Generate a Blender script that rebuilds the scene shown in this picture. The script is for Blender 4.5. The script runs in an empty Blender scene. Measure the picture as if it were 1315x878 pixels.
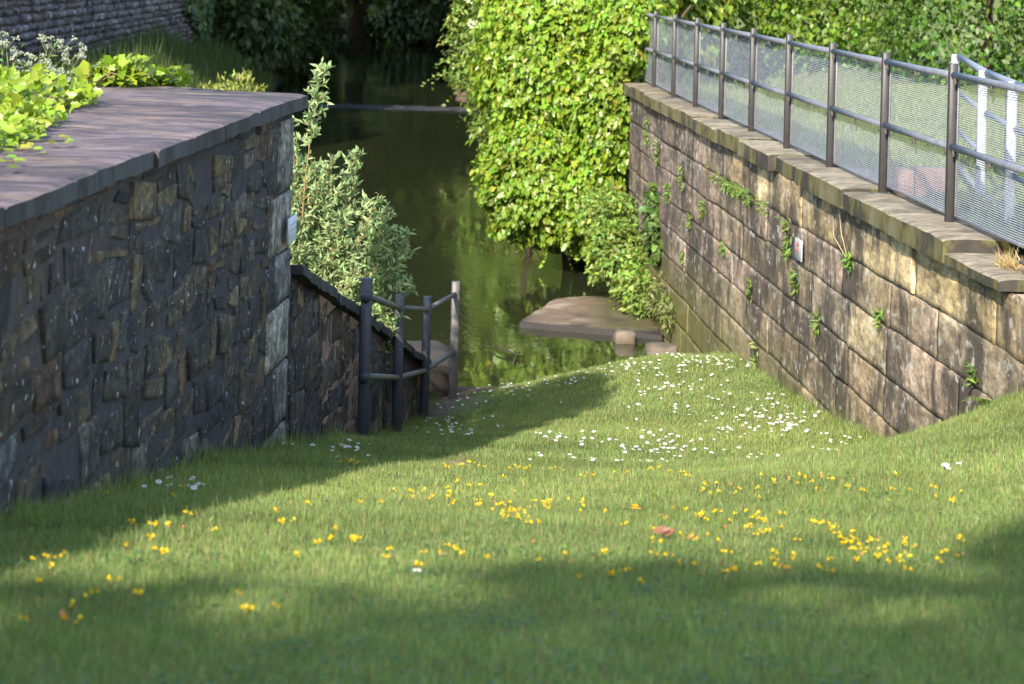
import bpy, math, random
import numpy as np
from mathutils import Matrix, Vector

rng = np.random.default_rng(11)
R = random.Random(7)
SC = bpy.context.scene
COL = SC.collection
EYE = 4.65            # eye height above the river; river surface is z = 0

# ------------------------------------------------------------------ helpers
def nrm(v):
    v = np.asarray(v, float)
    return v / np.maximum(np.linalg.norm(v, axis=-1, keepdims=True), 1e-9)

def hash3(i, j, k, seed):
    n = (i * 73856093) ^ (j * 19349663) ^ (k * 83492791) ^ (seed * 2654435761)
    n = n.astype(np.int64) & 0x7fffffff
    n = ((n >> 13) ^ n) & 0x7fffffff
    n = (n * ((n * n * 15731 + 789221) & 0x7fffffff) + 1376312589) & 0x7fffffff
    return n / 0x7fffffff

def vnoise(P, seed=0):
    P = np.asarray(P, float)
    I = np.floor(P).astype(np.int64); F = P - I
    F = F * F * (3 - 2 * F)
    out = 0
    for dx in (0, 1):
        for dy in (0, 1):
            for dz in (0, 1):
                w = (F[..., 0] if dx else 1 - F[..., 0]) * (F[..., 1] if dy else 1 - F[..., 1]) * (F[..., 2] if dz else 1 - F[..., 2])
                out = out + w * hash3(I[..., 0] + dx, I[..., 1] + dy, I[..., 2] + dz, seed)
    return out * 2 - 1

def fbm(P, seed=0, octv=3):
    P = np.asarray(P, float); a = 1.0; s = 0; t = 0
    for o in range(octv):
        s = s + a * vnoise(P * 2 ** o, seed + o * 17); t += a; a *= .5
    return s / t

ORI = {}
class MB:
    """collects geometry for one mesh"""
    def __init__(self):
        self.v = []; self.t = []; self.f = []; self.n = 0
    def add(self, V, faces, tint=(1, 1, 1), mi=0):
        V = np.asarray(V, float).reshape(-1, 3)
        T = np.asarray(tint, float)
        if T.ndim == 1: T = np.broadcast_to(T, V.shape)
        self.v.append(V); self.t.append(np.array(T))
        for F in faces:
            F = np.asarray(F, int)
            if F.size: self.f.append((F + self.n, mi))
        self.n += len(V)
        return self
    def build(self, name, mats, parent=None, loc=None, smooth=False):
        V = np.concatenate(self.v) if self.v else np.zeros((0, 3))
        T = np.concatenate(self.t) if self.t else np.zeros((0, 3))
        if parent is not None: o0 = ORI[parent.name]
        else:
            o0 = np.array(loc if loc is not None else (0, 0, 0), float)
        V = V - o0
        me = bpy.data.meshes.new(name)
        me.vertices.add(len(V)); me.vertices.foreach_set('co', V.astype(np.float32).ravel())
        loops = np.concatenate([F.ravel() for F, _ in self.f])
        sizes = np.concatenate([np.full(len(F), F.shape[1]) for F, _ in self.f])
        mi = np.concatenate([np.full(len(F), m) for F, m in self.f])
        me.loops.add(len(loops)); me.loops.foreach_set('vertex_index', loops.astype(np.int32))
        starts = np.r_[0, np.cumsum(sizes)[:-1]]
        me.polygons.add(len(sizes)); me.polygons.foreach_set('loop_start', starts.astype(np.int32))
        if not isinstance(mats, (list, tuple)): mats = [mats]
        for m in mats: me.materials.append(m)
        me.polygons.foreach_set('material_index', mi.astype(np.int32))
        if smooth: me.polygons.foreach_set('use_smooth', np.ones(len(sizes), bool))
        at = me.attributes.new('tint', 'FLOAT_COLOR', 'POINT')
        at.data.foreach_set('color', np.c_[T, np.ones(len(T))].astype(np.float32).ravel())
        me.update(); me.validate()
        o = bpy.data.objects.new(name, me); COL.objects.link(o)
        if parent is not None: o.parent = parent
        else: o.location = o0
        ORI[o.name] = o0
        return o

def tag(o, label=None, cat=None, group=None, kind=None):
    if label: o['label'] = label
    if cat: o['category'] = cat
    if group: o['group'] = group
    if kind: o['kind'] = kind
    return o

def thing(name, label, cat, loc, group=None):
    o = bpy.data.objects.new(name, None); COL.objects.link(o)
    o.empty_display_size = .1
    o.location = loc; ORI[o.name] = np.array(loc, float)
    return tag(o, label, cat, group)

# -- shapes
def tube(mb, pts, rad, n=8, tint=(1, 1, 1), mi=0, cap=True):
    P = np.asarray(pts, float); m = len(P)
    rad = np.broadcast_to(np.asarray(rad, float), (m,))
    T = nrm(np.gradient(P, axis=0))
    up = np.array([0, 0, 1.]) if abs(T[0][2]) < .9 else np.array([1., 0, 0])
    A = nrm(np.cross(T, up)); B = np.cross(T, A)
    th = np.arange(n) * 2 * math.pi / n
    V = P[:, None] + rad[:, None, None] * (np.cos(th)[None, :, None] * A[:, None] + np.sin(th)[None, :, None] * B[:, None])
    F = []
    for i in range(m - 1):
        for j in range(n):
            k = (j + 1) % n
            F.append((i * n + j, i * n + k, (i + 1) * n + k, (i + 1) * n + j))
    fs = [np.array(F)]
    if cap: fs += [np.array([list(range(n))[::-1]]), np.array([[(m - 1) * n + j for j in range(n)]])]
    mb.add(V.reshape(-1, 3), fs, tint, mi)

def prism(mb, p0, p1, w, d, ch, xd=(1, 0, 0), tint=(1, 1, 1), mi=0):
    """bar from p0 to p1, w along xd, d across, chamfered edges"""
    p0 = np.asarray(p0, float); p1 = np.asarray(p1, float)
    t = nrm(p1 - p0); x = np.asarray(xd, float); x = nrm(x - t * np.dot(x, t)); y = np.cross(t, x)
    a, b = w / 2, d / 2
    pr = [(-a + ch, -b), (a - ch, -b), (a, -b + ch), (a, b - ch), (a - ch, b), (-a + ch, b), (-a, b - ch), (-a, -b + ch)]
    def ring(c, s=1.): return [c + x * u * s + y * v * s for u, v in pr]
    s = 1 - 1.2 * ch / max(w, d)
    V = ring(p0 , s) + ring(p0 + t * ch) + ring(p1 - t * ch) + ring(p1, s)
    F = [(i * 8 + j, i * 8 + (j + 1) % 8, (i + 1) * 8 + (j + 1) % 8, (i + 1) * 8 + j) for i in range(3) for j in range(8)]
    mb.add(V, [np.array(F), np.array([list(range(8))[::-1]]), np.array([[24 + j for j in range(8)]])], tint, mi)

def grid_faces(nu, nv, flip=False):
    i, j = np.meshgrid(np.arange(nu - 1), np.arange(nv - 1), indexing='ij')
    a = (i * nv + j).ravel()
    F = np.stack([a, a + nv, a + nv + 1, a + 1], 1)
    return F[:, ::-1] if flip else F

LENS = (np.array([(0, 0, 0), (.42, .5, .10), (1, 0, -.05), (.42, -.5, .10), (.45, 0, -.04)]),
        np.array([(0, 4, 1), (1, 4, 2), (2, 4, 3), (3, 4, 0)]))
IVY = (np.array([(.05, 0, 0), (-.12, .3, .02), (.12, .52, .06), (.36, .36, .05), (.62, .40, .04), (1, 0, -.10), (.62, -.40, .04), (.36, -.36, .05), (.12, -.52, .06), (-.12, -.3, .02), (.35, 0, -.06)]),
       np.array([(10, i, i + 1) for i in range(9)] + [(10, 9, 0)]))
CARD = (np.array([(0, 0, 0), (.25, .42, .06), (.6, .5, .0), (1, .12, -.1), (.85, -.35, .04), (.35, -.5, .08), (.45, 0, -.08)]),
        np.array([(6, i, (i + 1) % 6) for i in range(6)]))
BLADE = (np.array([(0, -.5, 0), (0, .5, 0), (.55, -.38, .10), (.55, .38, .10), (1, 0, .38)]),
         np.array([(0, 1, 3), (0, 3, 2), (2, 3, 4)]))

def leaves(mb, P, axis, up, L, W, templ, tint, mi=0):
    """scatter leaf shapes; L length, W width as a share of length"""
    tv, tf = templ
    P = np.asarray(P, float); N = len(P)
    if N == 0: return
    ax = nrm(axis); sd = nrm(np.cross(np.broadcast_to(up, ax.shape), ax)); n = np.cross(ax, sd)
    L = np.broadcast_to(np.asarray(L, float), (N,)); W = np.broadcast_to(np.asarray(W, float), (N,))
    V = P[:, None] + L[:, None, None] * (tv[None, :, 0:1] * ax[:, None] + tv[None, :, 1:2] * W[:, None, None] * sd[:, None] + tv[None, :, 2:3] * n[:, None])
    F = (np.arange(N)[:, None, None] * len(tv) + tf[None]).reshape(-1, tf.shape[1])
    T = np.repeat(np.broadcast_to(np.asarray(tint, float), (N, 3)), len(tv), axis=0)
    mb.add(V.reshape(-1, 3), [F], T, mi)

def ell_points(ells, N, lump=.18, freq=1.6, depth=.25, seed=0, keep=None):
    """points in the outer shell of a union of lumpy ellipsoids -> points, outward dirs"""
    E = np.array(ells, float); w = (E[:, 3] * E[:, 4] + E[:, 4] * E[:, 5] + E[:, 3] * E[:, 5]); w /= w.sum()
    M = int(N * 2.2)
    idx = rng.choice(len(E), M, p=w)
    U = nrm(rng.normal(size=(M, 3))); e = E[idx]
    q = fbm(U * freq * 1.7 + e[:, :3] * .7, seed, 3)
    rad = 1 + lump * 2.0 * q - np.abs(rng.normal(size=M)) * depth
    P = e[:, :3] + U * e[:, 3:6] * rad[:, None]
    ok = np.ones(M, bool)
    for k in range(len(E)):
        d = np.linalg.norm((P - E[k, :3]) / E[k, 3:6], axis=1)
        ok &= (d > .72) | (idx == k)
    if keep is not None: ok &= keep(P)
    P = P[ok][:N]; O = nrm((U / e[:, 3:6])[ok][:N])
    return P, O

def tints(N, base, var=.25, hue=.12):
    b = np.asarray(base, float)
    k = 1 + var * rng.normal(size=(N, 1)); h = 1 + hue * rng.normal(size=(N, 3))
    return np.clip(b * k * h, .005, .9)

def foliage(mb, ells, N, L, W, templ, col, lump=.18, freq=1.6, depth=.25, droop=.6, var=.25, keep=None, seed=0, col2=None, f2=.1, lv=.25, shoots=0, sl=.5):
    P, O = ell_points(ells, N, lump, freq, depth, seed, keep); n = len(P)
    axis = nrm(O * .45 + np.array([0, 0, -droop]) + rng.normal(size=(n, 3)) * .45)
    up = nrm(O + np.array([0, 0, .5]) + rng.normal(size=(n, 3)) * .45)
    T = tints(n, col, var)
    # clumps of lighter and darker growth
    c = fbm(P * 1.3, seed + 5, 2)[:, None]
    T = T * (1 + .28 * c)
    if col2 is not None:
        m = rng.random(n) < f2
        T[m] = tints(m.sum(), col2, .15)
    leaves(mb, P, axis, up, L * (1 + lv * rng.normal(size=n)).clip(.4, 1.8), W, templ, T)
    # loose shoots that stand off the surface
    for i in range(shoots):
        k = rng.integers(n); m = rng.integers(8, 16); u = np.linspace(0, 1, m)[:, None]; l = sl * rng.uniform(.5, 1.2)
        d = nrm(O[k] + rng.normal(size=3) * .5 + (0, 0, .3)); Q = P[k] + d * l * u + np.array([0, 0, -1.]) * l * .7 * u ** 2
        leaves(mb, Q, rng.normal(size=(m, 3)) * .7 + d, up[k] + rng.normal(size=(m, 3)) * .5, L * rng.uniform(.5, 1.05, m), W, templ, tints(m, np.array(col) * 1.12, .2))

def branchy(mb, base, top, r0, nb, blen, tint, seed=0, bend=.12, r1=.25):
    """a tapered stem with limbs"""
    r_ = np.random.default_rng(seed)
    base = np.asarray(base, float); top = np.asarray(top, float)
    t = np.linspace(0, 1, 9)[:, None]
    L = np.linalg.norm(top - base)
    P = base + (top - base) * t + np.c_[np.sin(t * 5 + seed) * bend * L * .2, np.cos(t * 4 + seed * 2) * bend * L * .2, np.zeros_like(t)] * t
    tube(mb, P, r0 * (1 - (1 - r1) * t[:, 0]), 9, tint)
    for i in range(nb):
        s = .3 + .68 * (i + r_.random()) / nb
        k = s * 8; a = int(min(k, 7)); p = P[a] + (P[a + 1] - P[a]) * (k - a)
        d = r_.normal(size=3); d[2] = abs(d[2]) * .6 + .25; d = nrm(d)
        l = blen * (1.15 - s * .6) * (.7 + .6 * r_.random())
        u = np.linspace(0, 1, 5)[:, None]
        Q = p + d * l * u + np.c_[0 * u, 0 * u, u * u * l * .2]
        tube(mb, Q, r0 * (1 - .75 * s) * .55 * (1 - .8 * u[:, 0]), 6, tint)

# ------------------------------------------------------------------ materials
def mat(name):
    m = bpy.data.materials.new(name); m.use_nodes = True
    nt = m.node_tree; nt.nodes.clear()
    out = nt.nodes.new('ShaderNodeOutputMaterial')
    return m, nt, out

class NB:
    def __init__(s, nt): s.nt = nt
    def n(s, t, **kw):
        nd = s.nt.nodes.new('ShaderNode' + t)
        for k, v in kw.items():
            if k in nd.inputs.keys() and not hasattr(type(nd), k): s.set(nd, k, v)
            else: setattr(nd, k, v)
        return nd
    def set(s, nd, k, v):
        if hasattr(v, 'is_output') or isinstance(v, bpy.types.NodeSocket): s.nt.links.new(v, nd.inputs[k])
        else: nd.inputs[k].default_value = v
    def attr(s): return s.n('Attribute', attribute_name='tint').outputs['Color']
    def pos(s, scale=(1, 1, 1), loc=(0, 0, 0)):
        g = s.n('NewGeometry'); mp = s.n('Mapping')
        s.set(mp, 'Vector', g.outputs['Position']); mp.inputs['Scale'].default_value = scale; mp.inputs['Location'].default_value = loc
        return mp.outputs[0]
    def noise(s, vec, scale, detail=4, rough=.55, dist=0.):
        nd = s.n('TexNoise'); s.set(nd, 'Vector', vec); nd.inputs['Scale'].default_value = scale
        nd.inputs['Detail'].default_value = detail; nd.inputs['Roughness'].default_value = rough; nd.inputs['Distortion'].default_value = dist
        return nd.outputs['Fac']
    def ramp(s, fac, stops):
        nd = s.n('ValToRGB'); s.set(nd, 'Fac', fac); cr = nd.color_ramp
        while len(cr.elements) < len(stops): cr.elements.new(.5)
        for e, (p, c) in zip(cr.elements, stops):
            e.position = p; e.color = (*c, 1) if not np.isscalar(c) else (c, c, c, 1)
        return nd.outputs['Color']
    def mix(s, a, b, fac, mode='MIX'):
        nd = s.n('Mix', data_type='RGBA', blend_type=mode)
        for key, v in (('Factor', fac), ('A', a), ('B', b)):
            sk = [i for i in nd.inputs if i.name == key and i.enabled and (i.type == 'RGBA' or key == 'Factor')][0]
            if isinstance(v, bpy.types.NodeSocket): s.nt.links.new(v, sk)
            elif np.isscalar(v): sk.default_value = v if sk.type == 'VALUE' else (v, v, v, 1)
            else: sk.default_value = (*v, 1)
        return [o for o in nd.outputs if o.type == 'RGBA'][0]
    def math(s, op, a, b=0.):
        nd = s.n('Math', operation=op); 
        for i, v in enumerate((a, b)):
            if isinstance(v, bpy.types.NodeSocket): s.nt.links.new(v, nd.inputs[i])
            else: nd.inputs[i].default_value = v
        return nd.outputs[0]
    def bump(s, h, strength=.4, dist=.01):
        nd = s.n('Bump'); s.set(nd, 'Height', h); nd.inputs['Strength'].default_value = strength; nd.inputs['Distance'].default_value = dist
        return nd.outputs[0]
    def bsdf(s, out, col, rough=.8, spec=.3, normal=None, metal=0.):
        b = s.n('BsdfPrincipled')
        s.set(b, 'Base Color', col if isinstance(col, bpy.types.NodeSocket) else (*col, 1))
        s.set(b, 'Roughness', rough); b.inputs['Specular IOR Level'].default_value = spec; s.set(b, 'Metallic', metal)
        if normal is not None: s.set(b, 'Normal', normal)
        if out is not None: s.nt.links.new(b.outputs[0], out.inputs['Surface'])
        return b

def leaf_mat(name, rough=.45, spec=.4, trans=.35, tcol=(1.25, 1.25, .55)):
    m, nt, out = mat(name); b = NB(nt)
    c = b.attr()
    p = b.bsdf(None, c, rough, spec)
    t = b.n('BsdfTranslucent'); b.set(t, 'Color', b.mix(c, tcol, 1., 'MULTIPLY'))
    mx = b.n('MixShader'); mx.inputs[0].default_value = trans
    nt.links.new(p.outputs[0], mx.inputs[1]); nt.links.new(t.outputs[0], mx.inputs[2]); nt.links.new(mx.outputs[0], out.inputs['Surface'])
    return m

def tint_mat(name, rough=.8, spec=.3, nscale=6., lo=.75, hi=1.25, bump=.3, bd=.01, bscale=30., metal=0.):
    m, nt, out = mat(name); b = NB(nt)
    p = b.pos(); n1 = b.noise(p, nscale, 5, .6)
    c = b.mix(b.attr(), b.ramp(n1, [(.3, lo), (.7, hi)]), 1., 'MULTIPLY')
    b.bsdf(out, c, rough, spec, b.bump(b.noise(p, bscale, 4), bump, bd), metal)
    return m

M = {}
M['leaf'] = leaf_mat('leaf')
M['ivy_leaf'] = leaf_mat('ivy_leaf', .38, .5, .3)
M['willow_leaf'] = leaf_mat('willow_leaf', .5, .35, .3, (1.1, 1.15, .8))
M['grass'] = leaf_mat('grass_blade', .5, .3, .35, (1.2, 1.2, .5))
M['petal'] = leaf_mat('petal', .6, .2, .25, (1, 1, 1))
M['bark'] = tint_mat('bark', .9, .2, 8., .5, 1.4, .8, .03, 25.)
M['stem'] = tint_mat('stem', .7, .3, 20., .8, 1.2, .1, .002, 80.)
M['dark_metal'] = tint_mat('painted_metal', .5, .45, 14., .75, 1.2, .12, .002, 90.)
M['white_paint'] = tint_mat('white_paint', .5, .4, 9., .85, 1.08, .1, .002, 60.)

def stone_mat(name, lichen=.5, rough=.9):
    m, nt, out = mat(name); b = NB(nt)
    p = b.pos((1, .6, 1))
    n1 = b.noise(p, 3.6, 6, .65); n2 = b.noise(p, 20., 6, .72); n3 = b.noise(b.pos((1, 3.2, .8)), 3.4, 5, .7)
    c = b.mix(b.attr(), b.ramp(n1, [(.36, .45), (.64, 1.7)]), 1., 'MULTIPLY')
    c = b.mix(c, b.ramp(n2, [(.36, .35), (.64, 1.9)]), 1., 'MULTIPLY')
    c = b.mix(c, (.018, .016, .017), b.math('MULTIPLY', b.ramp(n3, [(.46, 0.), (.62, 1.)]), .7))        # soot and damp runs
    w = b.noise(b.pos((1, .9, .8)), 26., 4, .65)
    c = b.mix(c, (.42, .42, .42), b.math('MULTIPLY', b.ramp(w, [(.63, 0.), (.67, 1.)]), lichen))        # lichen spots
    h = b.mix(n2, n1, .4)
    b.bsdf(out, c, rough, .25, b.bump(h, .8, .014))
    return m
M['rubble'] = stone_mat('rubble_stone', .8)

def ashlar_mat():
    m, nt, out = mat('ashlar_stone'); b = NB(nt)
    s1 = b.noise(b.pos((1, .62, .40)), 2.3, 7, .66, .25)
    s2 = b.noise(b.pos((1, .5, .5), (3, 7, 1)), 1.9, 6, .66, .25)
    s3 = b.noise(b.pos((1, .9, .45), (9, 1, 4)), 2.6, 6, .7, .25)
    n2 = b.noise(b.pos((1, .35, 1)), 24., 6, .75); n1 = b.noise(b.pos(), 1.1, 4, .6)
    n4 = b.noise(b.pos((1, .3, .8)), 6., 6, .7, .4)
    c = b.attr()
    c = b.mix(c, b.ramp(n2, [(.34, .45), (.66, 1.5)]), 1., 'MULTIPLY')
    c = b.mix(c, b.ramp(n4, [(.36, .5), (.64, 1.45)]), 1., 'MULTIPLY')
    c = b.mix(c, (.36, .26, .12), b.math('MULTIPLY', b.ramp(s2, [(.50, 0.), (.66, 1.)]), .5))       # ochre runs
    c = b.mix(c, (.055, .045, .036), b.math('MULTIPLY', b.ramp(s1, [(.44, 0.), (.555, 1.)]), .9))     # dark runs
    c = b.mix(c, (.52, .47, .40), b.math('MULTIPLY', b.ramp(s3, [(.60, 0.), (.72, 1.)]), .55))        # lime bloom
    w = b.noise(b.pos((1, .55, .7)), 13., 5, .68)
    c = b.mix(c, (.55, .52, .46), b.math('MULTIPLY', b.ramp(w, [(.57, 0.), (.64, 1.)]), .6))
    # moss near the water line
    g = b.n('NewGeometry'); sx = b.n('SeparateXYZ'); b.set(sx, 0, g.outputs['Position'])
    z = b.math('ADD', sx.outputs[2], b.math('MULTIPLY', n1, 1.0))
    c = b.mix(c, (.13, .125, .03), b.math('MULTIPLY', b.ramp(b.math('MULTIPLY', z, .5), [(.50, 1.), (.95, 0.)]), .8))
    b.bsdf(out, c, .9, .25, b.bump(b.mix(n2, n4, .5), .7, .014))
    return m
M['ashlar'] = ashlar_mat()

def coping_mat(name, a, bb, green, tan=None, pale=(.17, .14, .10)):
    m, nt, out = mat(name); b = NB(nt)
    n1 = b.noise(b.pos((1, 1.2, 1)), 2.2, 6, .65, .4); n2 = b.noise(b.pos((.8, 1.5, 1)), 9., 6, .72, .3); n3 = b.noise(b.pos(), 40., 4)
    c = b.mix(b.attr(), b.ramp(n1, [(.35, a), (.65, bb)]), 1., 'MULTIPLY')
    c = b.mix(c, b.ramp(n2, [(.34, .5), (.66, 1.5)]), 1., 'MULTIPLY')
    if tan is not None:
        n5 = b.noise(b.pos((.7, 2.6, 1), (2, 5, 0)), 2.2, 6, .68, .3)
        c = b.mix(c, tan, b.math('MULTIPLY', b.ramp(n5, [(.52, 0.), (.64, 1.)]), .6))
        n6 = b.noise(b.pos((.8, 2.2, 1), (7, 1, 0)), 2.6, 6, .7, .3)
        c = b.mix(c, (.03, .026, .034), b.math('MULTIPLY', b.ramp(n6, [(.50, 0.), (.62, 1.)]), .7))
    # streaks down the vertical edge
    g = b.n('NewGeometry'); sx = b.n('SeparateXYZ'); b.set(sx, 0, g.outputs['Normal'])
    side = b.ramp(sx.outputs[2], [(.25, 1.), (.7, 0.)])
    st = b.noise(b.pos((1, .9, .5)), 3.2, 6, .68)
    e = b.ramp(st, [(.45, (.028, .025, .021)), (.54, green), (.68, pale)])
    c = b.mix(c, e, b.math('MULTIPLY', side, .92))
    b.bsdf(out, c, .88, .3, b.bump(b.mix(n2, n3, .4), .5, .008))
    return m
M['coping_right'] = coping_mat('sandstone_coping', (.55, .5, .46), (1.35, 1.3, 1.22), (.11, .10, .025))
M['coping_left'] = coping_mat('slate_coping', (.55, .52, .58), (1.5, 1.3, 1.2), (.05, .05, .05), (.27, .19, .135), (.065, .058, .05))

def mortar_mat():
    m, nt, out = mat('mortar'); b = NB(nt)
    n2 = b.noise(b.pos(), 14., 5, .7)
    c = b.mix(b.attr(), b.ramp(n2, [(.3, .55), (.7, 1.35)]), 1., 'MULTIPLY')
    b.bsdf(out, c, .95, .15, b.bump(b.noise(b.pos(), 50., 4), .5, .01))
    return m
M['mortar'] = mortar_mat()

def lawn_mat():
    m, nt, out = mat('lawn_soil'); b = NB(nt)
    g = b.n('NewGeometry'); sx = b.n('SeparateXYZ'); b.set(sx, 0, g.outputs['Position'])
    n1 = b.noise(b.pos(), 2.5, 5, .6); n2 = b.noise(b.pos(), 18., 4, .6)
    gr = b.ramp(n1, [(.3, (.07, .11, .022)), (.7, (.11, .15, .036))])
    mud = b.ramp(n2, [(.3, (.035, .024, .016)), (.7, (.20, .145, .085))])
    z = b.math('ADD', sx.outputs[2], b.math('MULTIPLY', b.math('SUBTRACT', n1, .5), .35))
    c = b.mix(mud, gr, b.ramp(z, [(.30, 0.), (.40, 1.)]))
    b.bsdf(out, c, .95, .2, b.bump(n2, .5, .02))
    return m
M['lawn'] = lawn_mat()

def ground_mat(name, c0, c1, mudz=None):
    m, nt, out = mat(name); b = NB(nt)
    n1 = b.noise(b.pos(), .8, 5, .6); n2 = b.noise(b.pos(), 9., 5, .6)
    c = b.mix(b.ramp(n1, [(.3, c0), (.7, c1)]), b.ramp(n2, [(.25, .6), (.75, 1.4)]), 1., 'MULTIPLY')
    if mudz is not None:
        g = b.n('NewGeometry'); sx = b.n('SeparateXYZ'); b.set(sx, 0, g.outputs['Position'])
        c = b.mix((.04, .03, .022), c, b.ramp(sx.outputs[2], [(.05, 0.), (mudz, 1.)]))
    b.bsdf(out, c, .95, .2, b.bump(n2, .6, .04))
    return m
M['park'] = ground_mat('park_turf', (.10, .13, .03), (.17, .18, .06), .6)
M['bank'] = ground_mat('bank_soil', (.025, .035, .010), (.05, .06, .02), .4)

def water_mat():
    m, nt, out = mat('river_water'); b = NB(nt)
    n1 = b.noise(b.pos((1, .35, 1)), 2.6, 3, .5, .2); n2 = b.noise(b.pos((1, .5, 1)), 11., 3, .5)
    n3 = b.noise(b.pos(), .22, 3, .5)
    h = b.math('ADD', b.math('MULTIPLY', n1, .8), b.math('MULTIPLY', b.math('MULTIPLY', n2, .35), b.ramp(n3, [(.45, .12), (.58, 2.2)])))
    b.bsdf(out, (.024, .029, .012), .04, .5, b.bump(h, .10, .05))
    return m
M['water'] = water_mat()

def foam_mat():
    m, nt, out = mat('broken_water'); b = NB(nt)
    n1 = b.noise(b.pos((1.2, 3, 1)), 3.2, 5, .7)
    c = b.ramp(n1, [(.50, (.02, .022, .02)), (.75, (.34, .36, .42))])
    b.bsdf(out, c, .3, .5, b.bump(n1, .6, .05))
    return m
M['foam'] = foam_mat()
M['concrete'] = tint_mat('concrete', .85, .3, 3., .55, 1.4, .5, .012, 40.)
def wet_slab():
    m, nt, out = mat('wet_slab'); b = NB(nt)
    g = b.n('NewGeometry'); sx = b.n('SeparateXYZ'); b.set(sx, 0, g.outputs['Position'])
    n1 = b.noise(b.pos(), 1.6, 6, .65, .4); n2 = b.noise(b.pos(), 14., 6, .7)
    c = b.mix(b.attr(), b.ramp(n2, [(.25, .55), (.75, 1.45)]), 1., 'MULTIPLY')
    c = b.mix(c, (.36, .28, .22), b.math('MULTIPLY', b.ramp(n1, [(.50, 0.), (.58, 1.)]), .8))
    mx = b.math('ADD', b.math('MULTIPLY', sx.outputs[0], .5), b.math('MULTIPLY', n1, .6))
    c = b.mix(c, (.065, .06, .018), b.math('MULTIPLY', b.ramp(mx, [(.75, 0.), (1.0, 1.)]), .85))
    c = b.mix((.03, .026, .024), c, b.ramp(sx.outputs[2], [(.075, 0.), (.095, 1.)]))
    b.bsdf(out, c, .7, .4, b.bump(n2, .6, .015)); return m
M['slab'] = wet_slab()
M['brick'] = tint_mat('brick', .9, .2, 12., .7, 1.25, .3, .006, 60.)
# ------------------------------------------------------------------ lawn height field (thin-plate spline through surveyed spots: x, y, metres below the eye)
CP = np.array([(-1.75,-3,1.25),(-1.7,3,1.32),(-1.67,5,1.5),(-1.63,7.6,1.9),(-1.45,11,2.46),(-1.28,13.69,2.94),(-.98,16.3,3.44),(-.85,18.85,3.92),(-.72,21.5,4.33),(-.47,22.8,4.37),
(2.81,16.15,3.34),(2.33,23.8,4.06),(3.0,13.07,2.36),(2.62,19.25,3.655),(2.1,27,4.62),(1.66,23.5,4.0),(1.66,24.6,4.27),(1.6,26.2,4.75),(1.0,23.3,4.125),(1.0,24.5,4.42),(1.0,25.8,4.72),
(.3,23.3,4.28),(.3,24.4,4.5),(.3,25.6,4.74),(-.36,23.0,4.38),(-.36,24.2,4.54),(-.36,25.1,4.66),(-.36,26,4.8),(.06,9.65,2.26),(.2,12,2.66),(.6,16.3,3.38),(.7,19.5,3.83),(0,4.6,1.46),(0,7.2,1.85),(0,2,1.28),(0,-3,1.22),
(1.1,4.9,1.5),(1.7,7.4,1.84),(2.26,9.8,2.1),(2.6,11.3,2.22),(2.6,13,2.56),(2.5,14.9,3.14),(5,12,1.75),(6,8,1.5),(5,4,1.25),(5,0,1.15),(2,27.5,4.9),(0,27.5,5.0),(-1,27.5,5.0),(-1.2,25,4.6)])
def _phi(r): return np.where(r > 1e-9, r * r * np.log(np.maximum(r, 1e-9)), 0)
_n = len(CP)
_M = np.zeros((_n + 3, _n + 3))
_M[:_n, :_n] = _phi(np.hypot(CP[:, None, 0] - CP[None, :, 0], CP[:, None, 1] - CP[None, :, 1])) + np.eye(_n) * .02
_M[:_n, _n:] = np.c_[np.ones(_n), CP[:, :2]]; _M[_n:, :_n] = _M[:_n, _n:].T
_W = np.linalg.solve(_M, np.r_[CP[:, 2], 0, 0, 0])
def lawn_z(X, Y):
    X = np.asarray(X, float); Y = np.asarray(Y, float)
    Xc = np.clip(X, -2, 6); Yc = np.clip(Y, -3, 28)
    d = np.hypot(Xc[..., None] - CP[:, 0], Yc[..., None] - CP[:, 1])
    h = _phi(d) @ _W[:_n] + _W[_n] + _W[_n + 1] * Xc + _W[_n + 2] * Yc
    return EYE - h + .02 * vnoise(np.stack([X * .9, Y * .9, X * 0], -1), 3)

LX = lambda y: -2.12 + .0613 * y          # face of the tall left wall
RX = lambda y: 3.81 - .062 * y            # face of the right wall

# lawn sheet between the walls, widening behind the viewer
ys = np.r_[np.linspace(-34, -3, 16), np.linspace(-2, 27.6, 200)]
V = []; nx = 60
for y in ys:
    xl = LX(y) - .35 if y > 2 else LX(2) - .35 - (2 - y) * 1.2
    xr = RX(y) + .3 if y > 13.2 else RX(13.2) + .3 + min((13.2 - y) * 2.5, 6) + max(0, -y) * .8
    x = xl + (xr - xl) * np.linspace(0, 1, nx)
    V.append(np.stack([x, np.full(nx, y), lawn_z(x, np.full(nx, y))], 1))
mb = MB(); mb.add(np.concatenate(V), [grid_faces(len(ys), nx, True)])
tag(mb.build('lawn', M['lawn'], smooth=True), kind='structure')

# river, one sheet under both banks; higher reach above the weir
mb = MB(); mb.add([(-60, 21, 0), (60, 21, 0), (60, 72, 0), (-60, 72, 0)], [np.array([(0, 1, 2, 3)])])
mb.add([(-60, 72.5, .05), (60, 72.5, .05), (60, 420, .05), (-60, 420, .05)], [np.array([(0, 1, 2, 3)])])
tag(mb.build('river', M['water']), kind='structure')

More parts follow.
